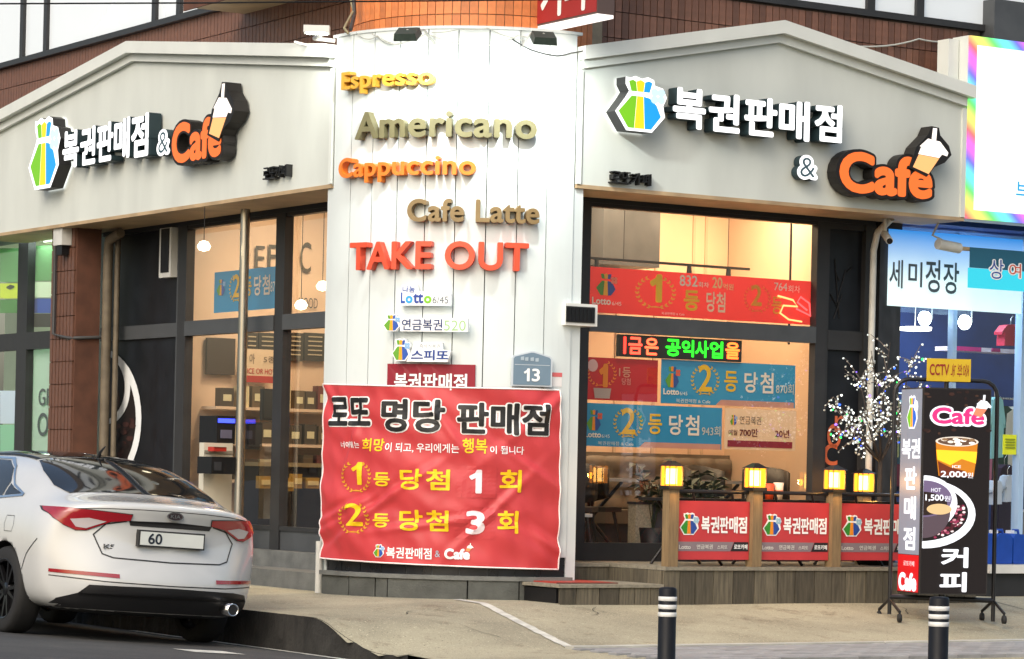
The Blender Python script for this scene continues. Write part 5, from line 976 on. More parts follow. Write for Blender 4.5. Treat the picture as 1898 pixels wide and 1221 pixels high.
# ================================================================== LIGHT TREE IN A POT ON THE DECK
tb = .02; ta = hR(1625, 930, tb)[0]
tr = thing('light_tree', 'bare little tree wrapped in white fairy lights behind the standing sign', 'tree', W(ta, tb, .646))
MB().lathe(W(ta, tb, .646), [(.001, 0), (.15, 0), (.19, .1), (.2, .24), (.22, .3), (.22, .34), (.18, .34), (.16, .28), (.001, .28)], 'black', 20).build('pot', tr)
def TP(px, py, db=0): u, z_ = hR(px, py, tb + db); return W(u, tb + db, z_)
pmat('twig', (.12, .10, .085), .7); rt = random.Random(21); trunk = MB(); tw = MB(); bulbs = []; base = W(ta, tb, .9); fork = TP(1632, 855)
trunk.tube([base, base.lerp(fork, .5) + Vector((.012, 0, 0)), fork], [.03, .024, .02], 'bark', 8)
for tx, ty, db in ((1545, 735, .05), (1565, 800, -.15), (1590, 690, .15), (1615, 650, -.1), (1650, 635, .1), (1690, 660, -.12), (1705, 720, .12), (1680, 780, -.1), (1725, 690, .05), (1640, 720, -.25), (1560, 770, .2), (1600, 760, -.2)):
    e = TP(tx, ty, db); m1 = fork.lerp(e, .5) + Vector((rt.uniform(-.04, .04), rt.uniform(-.04, .04), rt.uniform(-.02, .05))); trunk.tube([fork, fork.lerp(m1, .5) + Vector((0, 0, -.015)), m1, e], [.012, .010, .007, .003], 'bark', 6)
    for k in range(13):
        s0 = m1.lerp(e, rt.uniform(-.3, 1)); d = Vector((rt.gauss(0, 1), rt.gauss(0, 1), rt.gauss(.15, 1))).normalized() * rt.uniform(.10, .24); s1 = s0 + d; tw.tube([s0, s0.lerp(s1, .5) + Vector((0, 0, .01)), s1], [.005, .004, .0025], 'twig', 5, False)
        for q in range(5):
            p = s0.lerp(s1, .2 + .2 * q) + Vector((rt.gauss(0, .012), rt.gauss(0, .012), rt.gauss(0, .012))); bulbs.append(p)
trunk.build('trunk', tr); tw.build('twigs', tr); bl = MB()
def bulb(p, r_, m):
    a1 = Vector((rt.gauss(0, 1), rt.gauss(0, 1), rt.gauss(0, 1))).normalized(); bl.lathe(p, [(.0008, -r_ * 1.3), (r_ * .8, -r_ * .5), (r_, .2 * r_), (r_ * .5, r_ * .9), (.0008, r_)], m, 6, axis=a1)
for p in bulbs: bulb(p, rt.uniform(.006, .012), rt.choices(['e:#f4f6ee:1.5', 'e:#dfe6e0:.7', 'p:#c8ccc4', 'e:#2a5aff:2.5', 'e:#2aff6a:1.6', 'e:#7a5aff:2'], [16, 26, 44, 3, 2, 2])[0])
stuff(bl.build('fairy_lights', tr))
# ================================================================== BOLLARDS
def bollard(px, ytop, Y, r_, label):
    p = hY(px, ytop, Y); zt = p.z; base = Vector((p.x, p.y, .078)); t = thing('bollard', label, 'bollard', base, 'black bollards'); Hh = zt - .078
    MB().lathe(base, [(r_ * 1.25, 0), (r_ * 1.25, .015), (r_, .03), (r_, Hh - .012), (r_ * .9, Hh), (r_ * .6, Hh + .004), (.001, Hh + .005)], 'bollard_black', 28).build('post', t)
    for k in (20, 35, 49):
        zc = Hh - k * Y / FPX; MB().lathe(base, [(r_, zc - .014), (r_ + .002, zc - .012), (r_ + .002, zc + .010), (r_, zc + .012)], 'reflective_white', 28).build('reflective_band', t)
bollard(1238, 1089, 17.5, .054, 'black bollard with three white bands in front of the timber deck'); bollard(1741, 1107, 16.6, .057, 'black bollard with three white bands in front of the standing sign')
# ================================================================== RIGHT-HAND SHOP
rsx = thing('right_shop', 'blue lit clothing shop at the right edge of the photo', 'shop', W(5.4, .9, .335))
pmat('navy', (.025, .06, .20), .5, var=.2, scale=3); pmat('granite', (.03, .032, .036), .4, var=.5, scale=14, stretch=(1, 1, .3)); pmat('pale_blue', (.35, .5, .68), .5)
B('side_pier', rsx, (5.36, 5.62, .62, .95, .3, 3.84, 'granite')); B('interior_wall', rsx, (5.38, 9.5, 3.2, 3.3, .3, 3.95, 'navy')); B('interior_wall', rsx, (5.36, 5.45, .95, 3.2, .3, 3.95, 'navy')); B('interior_floor', rsx, (5.38, 9.5, .72, 3.2, .2, .42, 'floor_int')); B('interior_ceiling', rsx, (5.38, 9.5, .62, 3.2, 3.86, 3.95, 'navy')); B('upper_wall', rsx, (6.42, 9.5, .3, .9, 3.96, 6.0, 'frame_grey'))
wn = members('shop_window', 'R', .95, [(5.62, 5.66, .5, 3.84, .03), (hR(1763, 620, .95)[0], hR(1770, 620, .95)[0], .5, 3.84, .03), (hR(1884, 800, .95)[0], hR(1893, 800, .95)[0], .5, 3.84, .05), (5.62, 9.5, 3.78, 3.84, .03), (5.62, 9.5, .42, .60, .03)], rsx, 'pale_blue')
for u0, u1 in ((5.66, hR(1764, 620, .95)[0]), (hR(1769, 620, .95)[0], hR(1885, 800, .95)[0]), (hR(1892, 800, .95)[0], 9.5)): pane('R', .955, u0, u1, .6, 3.78, wn)
B('sill', rsx, (hR(1828, 1080, .3)[0], 9.5, .25, .92, .56, .64, 'white_trim')); B('base', rsx, (hR(1828, 1100, .3)[0], 9.5, .30, .92, .2, .56, 'frame'))
t = thing('cloth_banner', 'pale blue fading cloth banner with grey brush lettering on the right shop', 'banner', W(5.5, .6, 3.0)); b = .6; P = [hR(1650, 424, b), hR(1644, 566, b), hR(1892, 581, b), hR(1897, 455, b)]
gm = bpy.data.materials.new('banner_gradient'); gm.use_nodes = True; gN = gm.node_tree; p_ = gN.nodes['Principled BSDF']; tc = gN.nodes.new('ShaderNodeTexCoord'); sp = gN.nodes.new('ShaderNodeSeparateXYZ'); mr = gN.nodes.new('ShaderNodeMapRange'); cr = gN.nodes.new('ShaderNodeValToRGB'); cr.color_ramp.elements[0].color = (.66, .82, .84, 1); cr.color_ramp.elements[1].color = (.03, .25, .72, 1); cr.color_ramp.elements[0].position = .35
gN.links.new(tc.outputs['Object'], sp.inputs[0]); gN.links.new(sp.outputs[2], mr.inputs[0]); mr.inputs[1].default_value = P[1][1] - 3.0; mr.inputs[2].default_value = P[0][1] - 3.0; gN.links.new(mr.outputs[0], cr.inputs[0]); gN.links.new(cr.outputs[0], p_.inputs['Base Color']); gN.links.new(cr.outputs[0], p_.inputs['Emission Color']); p_.inputs['Emission Strength'].default_value = .45; p_.inputs['Roughness'].default_value = .7; MATS['banner_gradient'] = gm  # printed gradient, plus a glow put in for light from behind the cloth
mb = MB(); n = 30; z0, z1 = P[1][1], P[0][1]; u0, u1 = P[1][0], P[2][0]
mb.add([W(lerp(u0, u1, i / n), b - .006 * math.sin(i * 1.1), lerp(z0, z1, j)) for j in (0, 1) for i in range(n + 1)], [(i, i + 1, n + 2 + i, n + 1 + i) for i in range(n)], 'banner_gradient', True); mb.build('cloth', t); mp = mapR(b); mb = MB()
for s, x0, yt, yb, x1 in (('세', 1647, 480, 533, 1672), ('미', 1682, 484, 531, 1708), ('정', 1714, 480, 541, 1741), ('장', 1747, 485, 544, 1776)): mb.text(s, mp, rectR(x0, yt, yb, x1, b), 'p:#5a6670', .014, .012)
mb.build('lettering', t)
t = thing('hanging_rod', 'white pipe rod end holding the teal banner before the right shop', 'rod', W(6.2, .3, 3.6)); b2 = .25; q = hR(1738, 452, b2); q2 = hR(1778, 460, b2); q3 = hR(1960, 478, b2)
MB().tube([W(q[0], b2, q[1]), W(q2[0], b2, q2[1])], .05, 'pipe_white', 12).build('end_cap', t); MB().tube([W(q2[0], b2, q2[1]), W(q3[0], b2, q2[1])], .02, 'soffit', 8).build('rod', t); MB().tube([W(q[0] + .05, b2, q[1] + .04), W(q[0] + .02, b2 + .1, 3.72), W(q[0] + .06, b2 + .05, 3.86)], .012, 'pipe_white', 6).build('hook', t)
t = thing('teal_banner', 'two tone teal banner with outlined lettering hanging at the right edge', 'banner', W(6.4, .24, 3.0)); P = [hR(1800, 458, b2 - .03), hR(1793, 533, b2 - .03)]; u0 = P[1][0]; u1 = u0 + 1.5; z1, z0 = P[0][1], P[1][1]; zm = lerp(z0, z1, .50)
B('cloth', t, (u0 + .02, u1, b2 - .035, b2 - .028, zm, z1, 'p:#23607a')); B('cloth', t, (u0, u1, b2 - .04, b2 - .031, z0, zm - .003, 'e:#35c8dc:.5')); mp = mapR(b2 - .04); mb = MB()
for s, x0, yt, yb, x1, m in (('상', 1826, 478, 518, 1856, 'p:#2a4a9a'), ('여', 1862, 486, 516, 1888, 'p:#c84a2a')): mb.text(s, mp, rectR(x0, yt, yb, x1, b2), 'p:#eef2f4', .075, .004); mb.text(s, mp, rectR(x0 + 2, yt + 2, yb - 2, x1 - 2, b2), m, .0, .008)
mb.build('lettering', t)
for k, (x, y) in enumerate(((1650, 588), (1716, 590), (1790, 597))):
    u, z_ = hR(x, y, 1.15); t = thing('shop_spotlight', 'round white spotlight in the right shop, ' + ['leftmost of three', 'middle of three', 'rightmost of three'][k], 'spotlight', W(u, 1.15, z_), 'shop spotlights'); MB().lathe(W(u, 1.15, z_), [(.001, 0), (.07, 0), (.072, -.03), (.04, -.07), (.001, -.07)], 'e:#e8fbff:9', 18, axis=-DL).build('bulb', t); MB().tube([W(u, 1.18, z_), W(u + .12, 1.2, z_), W(u + .12, 1.2, 3.86)], .008, 'pipe_white', 6).build('arm', t)
u, z_ = hR(1696, 612, 1.6); t = thing('disc_lamp', 'flat oval white disc lamp below the shop spotlights', 'lamp', W(u, 1.6, z_)); MB().lathe(W(u, 1.6, z_), [(.001, 0), (.16, .0), (.165, .03), (.001, .04)], 'e:#fffdf4:5', 24).build('shade', t); MB().tube([W(u, 1.6, z_ + .03), W(u, 1.6, 3.86)], .005, 'pipe_white', 5).build('cord', t)
lamp('shop_light', 'AREA', W(6.8, 1.9, 3.8), 60, (.55, .75, 1), W(6.8, 1.9, 0), 1.2, parent=rsx)
def rbox(name, label, cat, x0, yt, yb, x1, b0, th_, m, group=None, part='body', extra=()):
    r = rectR(x0, yt, yb, x1, b0); t = thing(name, label, cat, W(r[0], b0, r[2]), group); B(part, t, (r[0], r[1], b0, b0 + th_, r[2], r[3], m))
    for n_, a, c, d, e, mm in extra: B(n_, t, (lerp(r[0], r[1], a), lerp(r[0], r[1], c), b0 - .012, b0 - .001, lerp(r[2], r[3], d), lerp(r[2], r[3], e), mm))
    return t
rbox('paper_notice', 'yellow green paper notice taped to the shop door glass', 'notice', 1859, 805, 842, 1884, .93, .006, 'p:#d8e02a', None, 'paper', [('print_line', .15, .85, .75 - .14 * i, .80 - .14 * i, 'p:#8a9a2a') for i in range(4)])
rbox('shelf_rail', 'white and magenta shelf edge inside the right shop', 'shelf', 1764, 641, 649, 1882, 1.3, .25, 'p:#e8dce4', None, 'board', [('magenta_strip', 0, .45, 0, 1, 'p:#c82a7a'), ('magenta_strip', .62, .75, .2, 1, 'p:#b02a6a')])
def garment(label, x0, yt, yb, x1, m, b0=1.4, fl=.3):
    r = rectR(x0, yt, yb, x1, b0); t = thing('hanging_garment', label, 'garment', W(r[0], b0, r[2]), 'garments in the right shop'); mp = mapR(b0); L = lambda x, y: (lerp(r[0], r[1], x), lerp(r[2], r[3], y))
    mb = MB(); mb.poly([L(.1, 0), L(.9, .03), L(.88, .6), L(1, .5), L(1.05, .62), L(.8, .95), L(.58, 1), L(.5, .95), L(.42, 1), L(.2, .95), L(-.05, .62), L(0, .5), L(.12, .6)], mp, .06, m, -.06); mb.build('cloth', t); MB().tube([W(*[lerp(r[0], r[1], .5), b0, r[3] - .01]), W(lerp(r[0], r[1], .5), b0, r[3] + .06), W(lerp(r[0], r[1], .5) + .03, b0, r[3] + .09)], .004, 'steel', 5).build('hook', t)
garment('mint shirt hanging right of the standing sign', 1828, 735, 850, 1856, 'p:#8ac4c0'); garment('pale yellow shirt hanging left of the standing sign, behind the light tree', 1640, 735, 850, 1662, 'p:#b8b878'); garment('white shirt hanging in the shop doorway, right one', 1856, 880, 930, 1878, 'p:#c8d4dc'); garment('white blouse hanging in the shop doorway, left one', 1832, 890, 935, 1852, 'p:#c8d4dc'); garment('pale teal shirt hanging between tree and standing sign', 1662, 740, 860, 1684, 'p:#7aa8a8'); garment('dark maroon coat in the right shop', 1840, 860, 990, 1880, 'p:#2a1626', 1.7); garment('red cap like bundle high in the right shop', 1850, 600, 640, 1896, 'p:#a81a30', 1.5)
rg = random.Random(4); rack_u0 = hR(1640, 700, 2.3)[0]; rk_ = thing('clothes_rack', 'steel clothes rack deep inside the right shop', 'rack', W(rack_u0, 2.3, .42)); MB().tube([W(rack_u0, 2.3, .43), W(rack_u0, 2.3, 2.3), W(rack_u0 + 2.6, 2.3, 2.3), W(rack_u0 + 2.6, 2.3, .43)], .015, 'steel', 7).build('frame', rk_)
RN = ['wine red', 'slate grey', 'white', 'black', 'mustard', 'sky blue', 'rose', 'dark green', 'cream', 'navy blue', 'plum', 'beige']; RC = ['#6a1a2a', '#4a5260', '#c8ccd0', '#16161a', '#9a7a24', '#6a9ac8', '#b86a7a', '#1e3a2a', '#c8c0a8', '#1a2448', '#3a1e3c', '#a8987a']
for i in range(12):
    u = rack_u0 + .12 + i * .205; z1 = 2.22; ln = rg.uniform(.75, 1.15); t = thing('hanging_garment', RN[i] + ' garment on the clothes rack inside the right shop', 'garment', W(u, 2.3, z1 - ln), 'garments on the shop rack'); mp = mapR(2.3); w_ = rg.uniform(.16, .2)
    mb = MB(); mb.poly([(u - w_ * .8, z1 - ln), (u + w_ * .8, z1 - ln - .02), (u + w_ * .75, z1 - .3), (u + w_, z1 - .35), (u + w_ * .9, z1 - .08), (u + .04, z1), (u - .04, z1), (u - w_ * .9, z1 - .08), (u - w_, z1 - .35), (u - w_ * .75, z1 - .3)], mp, .05 + i * .003, 'p:' + RC[i], -.05); mb.build('cloth', t); MB().tube([W(u, 2.3, z1 - .01), W(u, 2.3, z1 + .1)], .004, 'steel', 5).build('hook', t)
def jerry(px0, px1, label):
    b0 = .40; r = rectR(px0, 1016, 1074, px1, b0); t = thing('jerry_can', label, 'jerry can', W(r[0], b0, .645), 'blue jerry cans'); z0, z1 = .645, .645 + .29
    mp = mapR(b0); mb = MB(); w_ = r[1] - r[0]; P = [(r[0] + .01, z0), (r[1] - .01, z0), (r[1], z0 + .02), (r[1], z1 - .05), (r[1] - .03, z1 - .01), (r[0] + .03, z1), (r[0], z1 - .04), (r[0], z0 + .02)]; mb.poly(P, mp, 0, 'jerry', -.24); mb.build('body', t)
    B('cap', t, (r[0] + w_ * .15, r[0] + w_ * .42, b0 + .08, b0 + .15, z1, z1 + .03, 'p:#dfe6ea')); MB().tube([W(r[0] + w_ * .45, b0 + .12, z1 - .01), W(r[0] + w_ * .5, b0 + .12, z1 + .03), W(r[0] + w_ * .85, b0 + .12, z1 + .03), W(r[0] + w_ * .9, b0 + .12, z1 - .01)], .014, 'jerry', 7).build('handle', t)
jerry(1829, 1844, 'blue jerry can on the shop sill, left one beside the standing sign'); jerry(1847, 1876, 'blue jerry can on the shop sill, middle one'); jerry(1878, 1905, 'blue jerry can on the shop sill, at the photo edge')
# white downpipe and its camera
t = thing('downpipe', 'white downpipe between the dark panels and the right shop', 'pipe', W(5.36, .5, .335)); u = hR(1616, 600, .55)[0]; MB().tube([W(u, .55, .336), W(u, .55, 3.55), W(u, .5, 3.72), W(u, .3, 3.84)], .032, 'pipe_white', 10).build('pipe', t)
for zc in (1.3, 2.5): MB().lathe(W(u, .55, zc), [(.034, 0), (.042, .002), (.042, .03), (.034, .032)], 'pipe_white', 12).build('clamp', t)
t = thing('security_camera', 'small white security camera under the right end of the right signboard', 'camera', W(u - .04, .3, 3.6)); MB().tube([W(u - .06, .32, 3.84), W(u - .06, .32, 3.72)], .02, 'pipe_white', 8).build('bracket', t); MB().tube([W(u - .03, .36, 3.70), W(u - .10, .2, 3.62)], .035, 'pipe_white', 12).build('body', t); MB().tube([W(u - .1, .2, 3.62), W(u - .105, .19, 3.615)], .028, 'black', 12).build('lens', t)
# light box with running colours
hm = bpy.data.materials.new('rainbow'); hm.use_nodes = True; hN = hm.node_tree; p_ = hN.nodes['Principled BSDF']; tc = hN.nodes.new('ShaderNodeTexCoord'); sp = hN.nodes.new('ShaderNodeSeparateXYZ'); hN.links.new(tc.outputs['Object'], sp.inputs[0]); ad = hN.nodes.new('ShaderNodeMath'); ad.operation = 'ADD'; hN.links.new(sp.outputs[2], ad.inputs[0]); hN.links.new(sp.outputs[0], ad.inputs[1]); fr_ = hN.nodes.new('ShaderNodeMath'); fr_.operation = 'MULTIPLY'; fr_.inputs[1].default_value = 1.25; hN.links.new(ad.outputs[0], fr_.inputs[0]); fc = hN.nodes.new('ShaderNodeMath'); fc.operation = 'FRACT'; hN.links.new(fr_.outputs[0], fc.inputs[0]); cb = hN.nodes.new('ShaderNodeCombineColor'); cb.mode = 'HSV'; cb.inputs[1].default_value = .85; cb.inputs[2].default_value = 1; hN.links.new(fc.outputs[0], cb.inputs[0]); hN.links.new(cb.outputs[0], p_.inputs['Emission Color']); p_.inputs['Emission Strength'].default_value = .65; p_.inputs['Base Color'].default_value = (.06, .06, .06, 1); MATS['rainbow'] = hm
lb = thing('light_box_sign', 'big white light box with rainbow lit border at the right edge', 'sign', W(5.9, 0, 3.85)); la0 = hR(1792, 200, 0)[0]; lz0, lz1 = 3.86, 5.56
B('case', lb, (la0, 9.0, .0, .22, lz0, lz1, 'fascia_trim')); mb = MB(); bw = .085
for q in ((la0 + .004, 8.99, lz0 + .004, lz0 + bw), (la0 + .004, 8.99, lz1 - bw, lz1 - .004), (la0 + .004, la0 + bw, lz0 + bw, lz1 - bw)): mb.box(q[0], q[1], -.03, -.002, q[2], q[3], 'rainbow')
mb.build('lit_border', lb); B('lit_face', lb, (la0 + bw, 8.99, -.02, -.002, lz0 + bw, lz1 - bw, 'e:#eefaff:.8')); mb = MB(); mb.text('브', mapR(-.02), (hR(1880, 350, 0)[0], hR(1880, 350, 0)[0] + .16, hR(1880, 362, 0)[1], hR(1880, 336, 0)[1]), 'e:#2aa0dc:.5', .02, .004); mb.build('lettering', lb)
B('support_post', lb, (la0 - .13, la0 - .01, .12, .28, 3.9, lz1 - .03, 'fascia_trim'))
from mathutils.geometry import tessellate_polygon
# ================================================================== THE PARKED CAR
car = thing('parked_car', 'white sedan parked at the left kerb, seen from behind', 'car', (0, 0, 0))
ra, rb2 = -2.575, -.76
left = (-DR + UP * .057).normalized(); upc = DL.cross(left).normalized()
orig = W(ra, rb2, zroad(-2.5, 0) + .0)
car.matrix_world = Matrix(((DL.x, left.x, upc.x, orig.x), (DL.y, left.y, upc.y, orig.y), (DL.z, left.z, upc.z, orig.z), (0, 0, 0, 1)))
ROOT[car.name] = Vector()
def RG(x, pts, dx=None): return [(x + (dx[i] if dx else 0), p[0], p[1]) for i, p in enumerate(pts)]
lowm = [(0, .2), (.66, .2), (.885, .26), (.915, .6), (.905, .88)]
RINGS = [
 RG(.03, [(0, .46), (.36, .46), (.46, .53), (.50, .66), (.46, .78), (.38, .84), (.26, .87), (.13, .875), (0, .875)], [-.05, -.05, -.045, -.02, .03, .04, .04, .04, .04]),
 RG(.02, [(0, .36), (.52, .36), (.70, .40), (.78, .62), (.74, .82), (.66, .90), (.45, .925), (.22, .935), (0, .935)], [-.03, -.03, -.03, -.01, .03, .035, .03, .03, .03]),
 RG(.02, [(0, .27), (.58, .27), (.81, .32), (.875, .60), (.845, .86), (.76, .995), (.56, 1.03), (.28, 1.045), (0, 1.05)], [.05, .05, .04, -.01, .0, -.02, -.03, -.03, -.03]),
 RG(.09, [(0, .22), (.62, .22), (.86, .28), (.905, .60), (.885, .87), (.80, 1.01), (.58, 1.05), (.28, 1.068), (0, 1.072)]),
 RG(.34, [(0, .2), (.65, .2), (.88, .26), (.915, .6), (.90, .885), (.825, 1.02), (.62, 1.072), (.3, 1.088), (0, 1.092)]),
 RG(.56, lowm + [(.84, 1.03), (.67, 1.10), (.33, 1.12), (0, 1.125)]),
 RG(.86, lowm + [(.85, 1.03), (.71, 1.20), (.36, 1.235), (0, 1.245)]),
 RG(1.25, lowm + [(.862, 1.025), (.70, 1.33), (.36, 1.375), (0, 1.385)]),
 RG(1.7, lowm + [(.868, 1.015), (.675, 1.385), (.35, 1.435), (0, 1.446)]),
 RG(2.25, lowm + [(.872, 1.0), (.668, 1.40), (.34, 1.448), (0, 1.458)]),
 RG(2.8, lowm + [(.872, .985), (.672, 1.365), (.34, 1.415), (0, 1.425)]),
 RG(3.25, lowm + [(.872, .97), (.70, 1.22), (.36, 1.275), (0, 1.29)]),
 RG(3.7, lowm + [(.865, .955), (.75, 1.0), (.38, 1.04), (0, 1.055)]),
 RG(4.2, [(0, .2), (.65, .2), (.87, .26), (.90, .55), (.88, .78), (.83, .87), (.68, .92), (.35, .95), (0, .96)]),
 RG(4.6, [(0, .2), (.6, .2), (.82, .26), (.86, .5), (.83, .68), (.77, .76), (.6, .81), (.3, .84), (0, .85)]),
 RG(4.82, [(0, .24), (.55, .24), (.76, .3), (.8, .48), (.76, .62), (.68, .69), (.5, .73), (.25, .75), (0, .755)]),
 RG(4.86, [(0, .36), (.3, .36), (.4, .4), (.42, .48), (.4, .56), (.34, .6), (.25, .62), (.12, .63), (0, .63)])]
V = []; Fc = []
for rg in RINGS:
    for (x, y, z) in rg + [(x, -y, z) for x, y, z in reversed(rg[1:8])]:
        q = abs(y) / .915
        if x < 1: x += .42 * q ** 2.4 * (1 - max(x, 0)) ** 1.5
        if x > 3.9: x -= .45 * q ** 2.4 * min(1, (x - 3.9) / .9) ** 1.3
        V.append((x, y, z))
n = 16
for i in range(len(RINGS) - 1):
    for k in range(n): Fc.append((i * n + k, i * n + (k + 1) % n, (i + 1) * n + (k + 1) % n, (i + 1) * n + k))
V.append((.075, 0, .68)); V.append((4.87, 0, .5)); c0, c1 = len(V) - 2, len(V) - 1; last = (len(RINGS) - 1) * n
for k in range(n): Fc.append((c0, (k + 1) % n, k)); Fc.append((c1, last + k, last + (k + 1) % n))
bm = bmesh.new(); bv = [bm.verts.new(v) for v in V]; bm.verts.ensure_lookup_table()
for q in Fc: bm.faces.new([bv[i] for i in q])
bmesh.ops.recalc_face_normals(bm, faces=bm.faces); me = bpy.data.meshes.new('body'); bm.to_mesh(me); bm.free()
tmp = bpy.data.objects.new('tmp', me); COL.objects.link(tmp); md = tmp.modifiers.new('s', 'SUBSURF'); md.levels = 3; md.render_levels = 3
cuts = []
WHX = (1.09, 3.885)
for wx in WHX:
    for sy in (-1, 1):
        cm = MB(); cm.lathe((wx, sy * .62, .335), [(.0001, 0), (.372, 0), (.372, .5), (.0001, .5)], 'car_black', 40, axis=Vector((0, sy, 0)), smooth=False); co = cm.build('cut'); bm = bmesh.new(); bm.from_mesh(co.data); bmesh.ops.remove_doubles(bm, verts=bm.verts, dist=.001); bmesh.ops.holes_fill(bm, edges=bm.edges); bmesh.ops.recalc_face_normals(bm, faces=bm.faces); bm.to_mesh(co.data); bm.free(); cuts.append(co)
        bo = tmp.modifiers.new('b', 'BOOLEAN'); bo.operation = 'DIFFERENCE'; bo.object = co; bo.solver = 'EXACT'
bpy.context.view_layer.update(); dg = bpy.context.evaluated_depsgraph_get()
body_me = bpy.data.meshes.new_from_object(tmp.evaluated_get(dg)); body_me.name = 'body'
for o in cuts + [tmp]: bpy.data.objects.remove(o)
body_me.materials.clear(); body_me.materials.append(M('car_white')); body_me.materials.append(M('car_black'))
for p in body_me.polygons:
    p.use_smooth = True; c = p.center; p.material_index = 0
    for wx in WHX:
        rr = math.hypot(c.x - wx, c.z - .335)
        if rr < .3725 and abs(c.y) < .93 and (abs(p.normal.y) > .9 and abs(c.y) < .64 or (abs(p.normal.y) < .3 and rr > .36)): p.material_index = 1; p.use_smooth = False
    if c.z < .235 and abs(p.normal.z) > .5: p.material_index = 1
body = put('body', body_me, car)
bvh = BVHTree.FromPolygons([v.co for v in body_me.vertices], [tuple(p.vertices) for p in body_me.polygons])
def decal(name, polys, kind, m, off=.004, step=.04, parent=None, d=None):
    mb = MB()
    for P in polys:
        v2, f2 = cutgrid([(p[0], p[1], 0) for p in P], [tuple(q) for q in tessellate_polygon([[Vector((p[0], p[1], 0)) for p in P]])], step); pts = []
        for (u, v, _) in v2:
            if kind == 'rear': o, dr = Vector((-1, u, v)), Vector((1, 0, 0))
            elif kind == 'left': o, dr = Vector((u, 2, v)), Vector((0, -1, 0))
            elif kind == 'right': o, dr = Vector((u, -2, v)), Vector((0, 1, 0))
            elif kind == 'top': o, dr = Vector((u, v, 3)), Vector((0, 0, -1))
            elif kind == 'front': o, dr = Vector((6, u, v)), Vector((-1, 0, 0))
            h = bvh.ray_cast(o, dr)
            pts.append(h[0] + (h[1] if h[1].dot(dr) < 0 else -h[1]) * off if h[0] is not None else None)
        idx = {}; vv = []
        for i, p in enumerate(pts):
            if p is not None: idx[i] = len(vv); vv.append(p)
        ff = [tuple(idx[i] for i in q) for q in f2 if all(i in idx for i in q)]
        mb.add(vv, ff, m, True)
    return mb.build(name, parent or car, local=True)
def strip(P, w):
    out = []
    for i in range(len(P) - 1):
        a, b = Vector((*P[i], 0)), Vector((*P[i + 1], 0)); d = (b - a).normalized(); nn = Vector((-d.y, d.x, 0)) * w / 2; e = d * w * .3
        out.append([tuple((a - e + nn)[:2]), tuple((a - e - nn)[:2]), tuple((b + e - nn)[:2]), tuple((b + e + nn)[:2])])
    return out
# glass
decal('rear_window', [[(.60, -.62), (.56, -.3), (.55, 0), (.56, .3), (.60, .62), (.80, .665), (1.1, .63), (1.36, .56), (1.40, 0), (1.36, -.56), (1.1, -.63), (.80, -.665)]], 'top', 'car_glass', .005)
decal('roof_glass', [[(1.41, -.56), (1.45, 0), (1.41, .56), (2.0, .575), (2.75, .56), (2.8, 0), (2.75, -.56), (2.0, -.575)]], 'top', 'car_glass', .005)
decal('windscreen', [[(2.86, -.55), (2.9, 0), (2.86, .55), (3.3, .64), (3.62, .70), (3.68, 0), (3.62, -.70), (3.3, -.64)]], 'top', 'car_glass', .005)
SW = {'rear_side_window': [(1.36, 1.05), (2.20, 1.035), (2.20, 1.345), (1.72, 1.335), (1.50, 1.27), (1.36, 1.17)], 'quarter_window': [(1.02, 1.075), (1.33, 1.055), (1.33, 1.15), (1.2, 1.11)], 'front_side_window': [(2.26, 1.035), (3.28, 1.01), (3.05, 1.2), (2.78, 1.33), (2.26, 1.345)]}
for s in ('left', 'right'):
    for k, P in SW.items(): decal(k, [P], s, 'car_glass', .005)
    decal('window_trim', strip([(1.0, 1.062), (1.36, 1.04), (2.2, 1.025), (3.32, 1.0)], .018) + strip([(1.0, 1.07), (1.25, 1.14), (1.5, 1.285), (1.72, 1.352), (2.25, 1.362), (2.8, 1.345), (3.08, 1.215), (3.34, 1.0)], .016), s, 'chrome', .007, .08)
    for sp_ in ([(1.40, 1.03), (1.42, .8), (1.50, .60), (1.62, .42), (1.66, .30), (3.34, .29), (3.40, .6), (3.36, .97)], [(2.23, 1.03), (2.24, .6), (2.24, .3)], [(.50, .74), (.66, .62), (.74, .50)]): decal('panel_gap', strip(sp_, .009), s, 'car_gap', .003, .05)
    sy = 1 if s == 'left' else -1
    for x in (1.62, 2.52):
        h = bvh.ray_cast(Vector((x, 2 * sy, .86)), Vector((0, -sy, 0)))[0]
        mb = MB(); mb.tube([Vector((x - .09, h.y + sy * .0, .86)), Vector((x - .06, h.y + sy * .035, .862)), Vector((x + .06, h.y + sy * .035, .864)), Vector((x + .09, h.y, .865))], [.012, .016, .016, .012], 'chrome', 8); mb.build('door_handle', car, local=True)
    mb = MB(); hm = Vector((3.12, sy * .88, 1.02)); mb.tube([hm, hm + Vector((0, sy * .1, .02))], .025, 'car_black', 8); mb.lathe(hm + Vector((.06, sy * .17, .05)), [(.001, -.10), (.05, -.09), (.075, -.03), (.07, .03), (.001, .06)], 'car_white', 14, axis=Vector((-1, 0, 0))); mb.build('mirror', car, local=True)
decal('fuel_flap', strip([(.98, .90), (1.12, .90), (1.14, .84), (1.12, .78), (.98, .78), (.96, .84), (.98, .90)], .004), 'left', 'car_gap', .003)
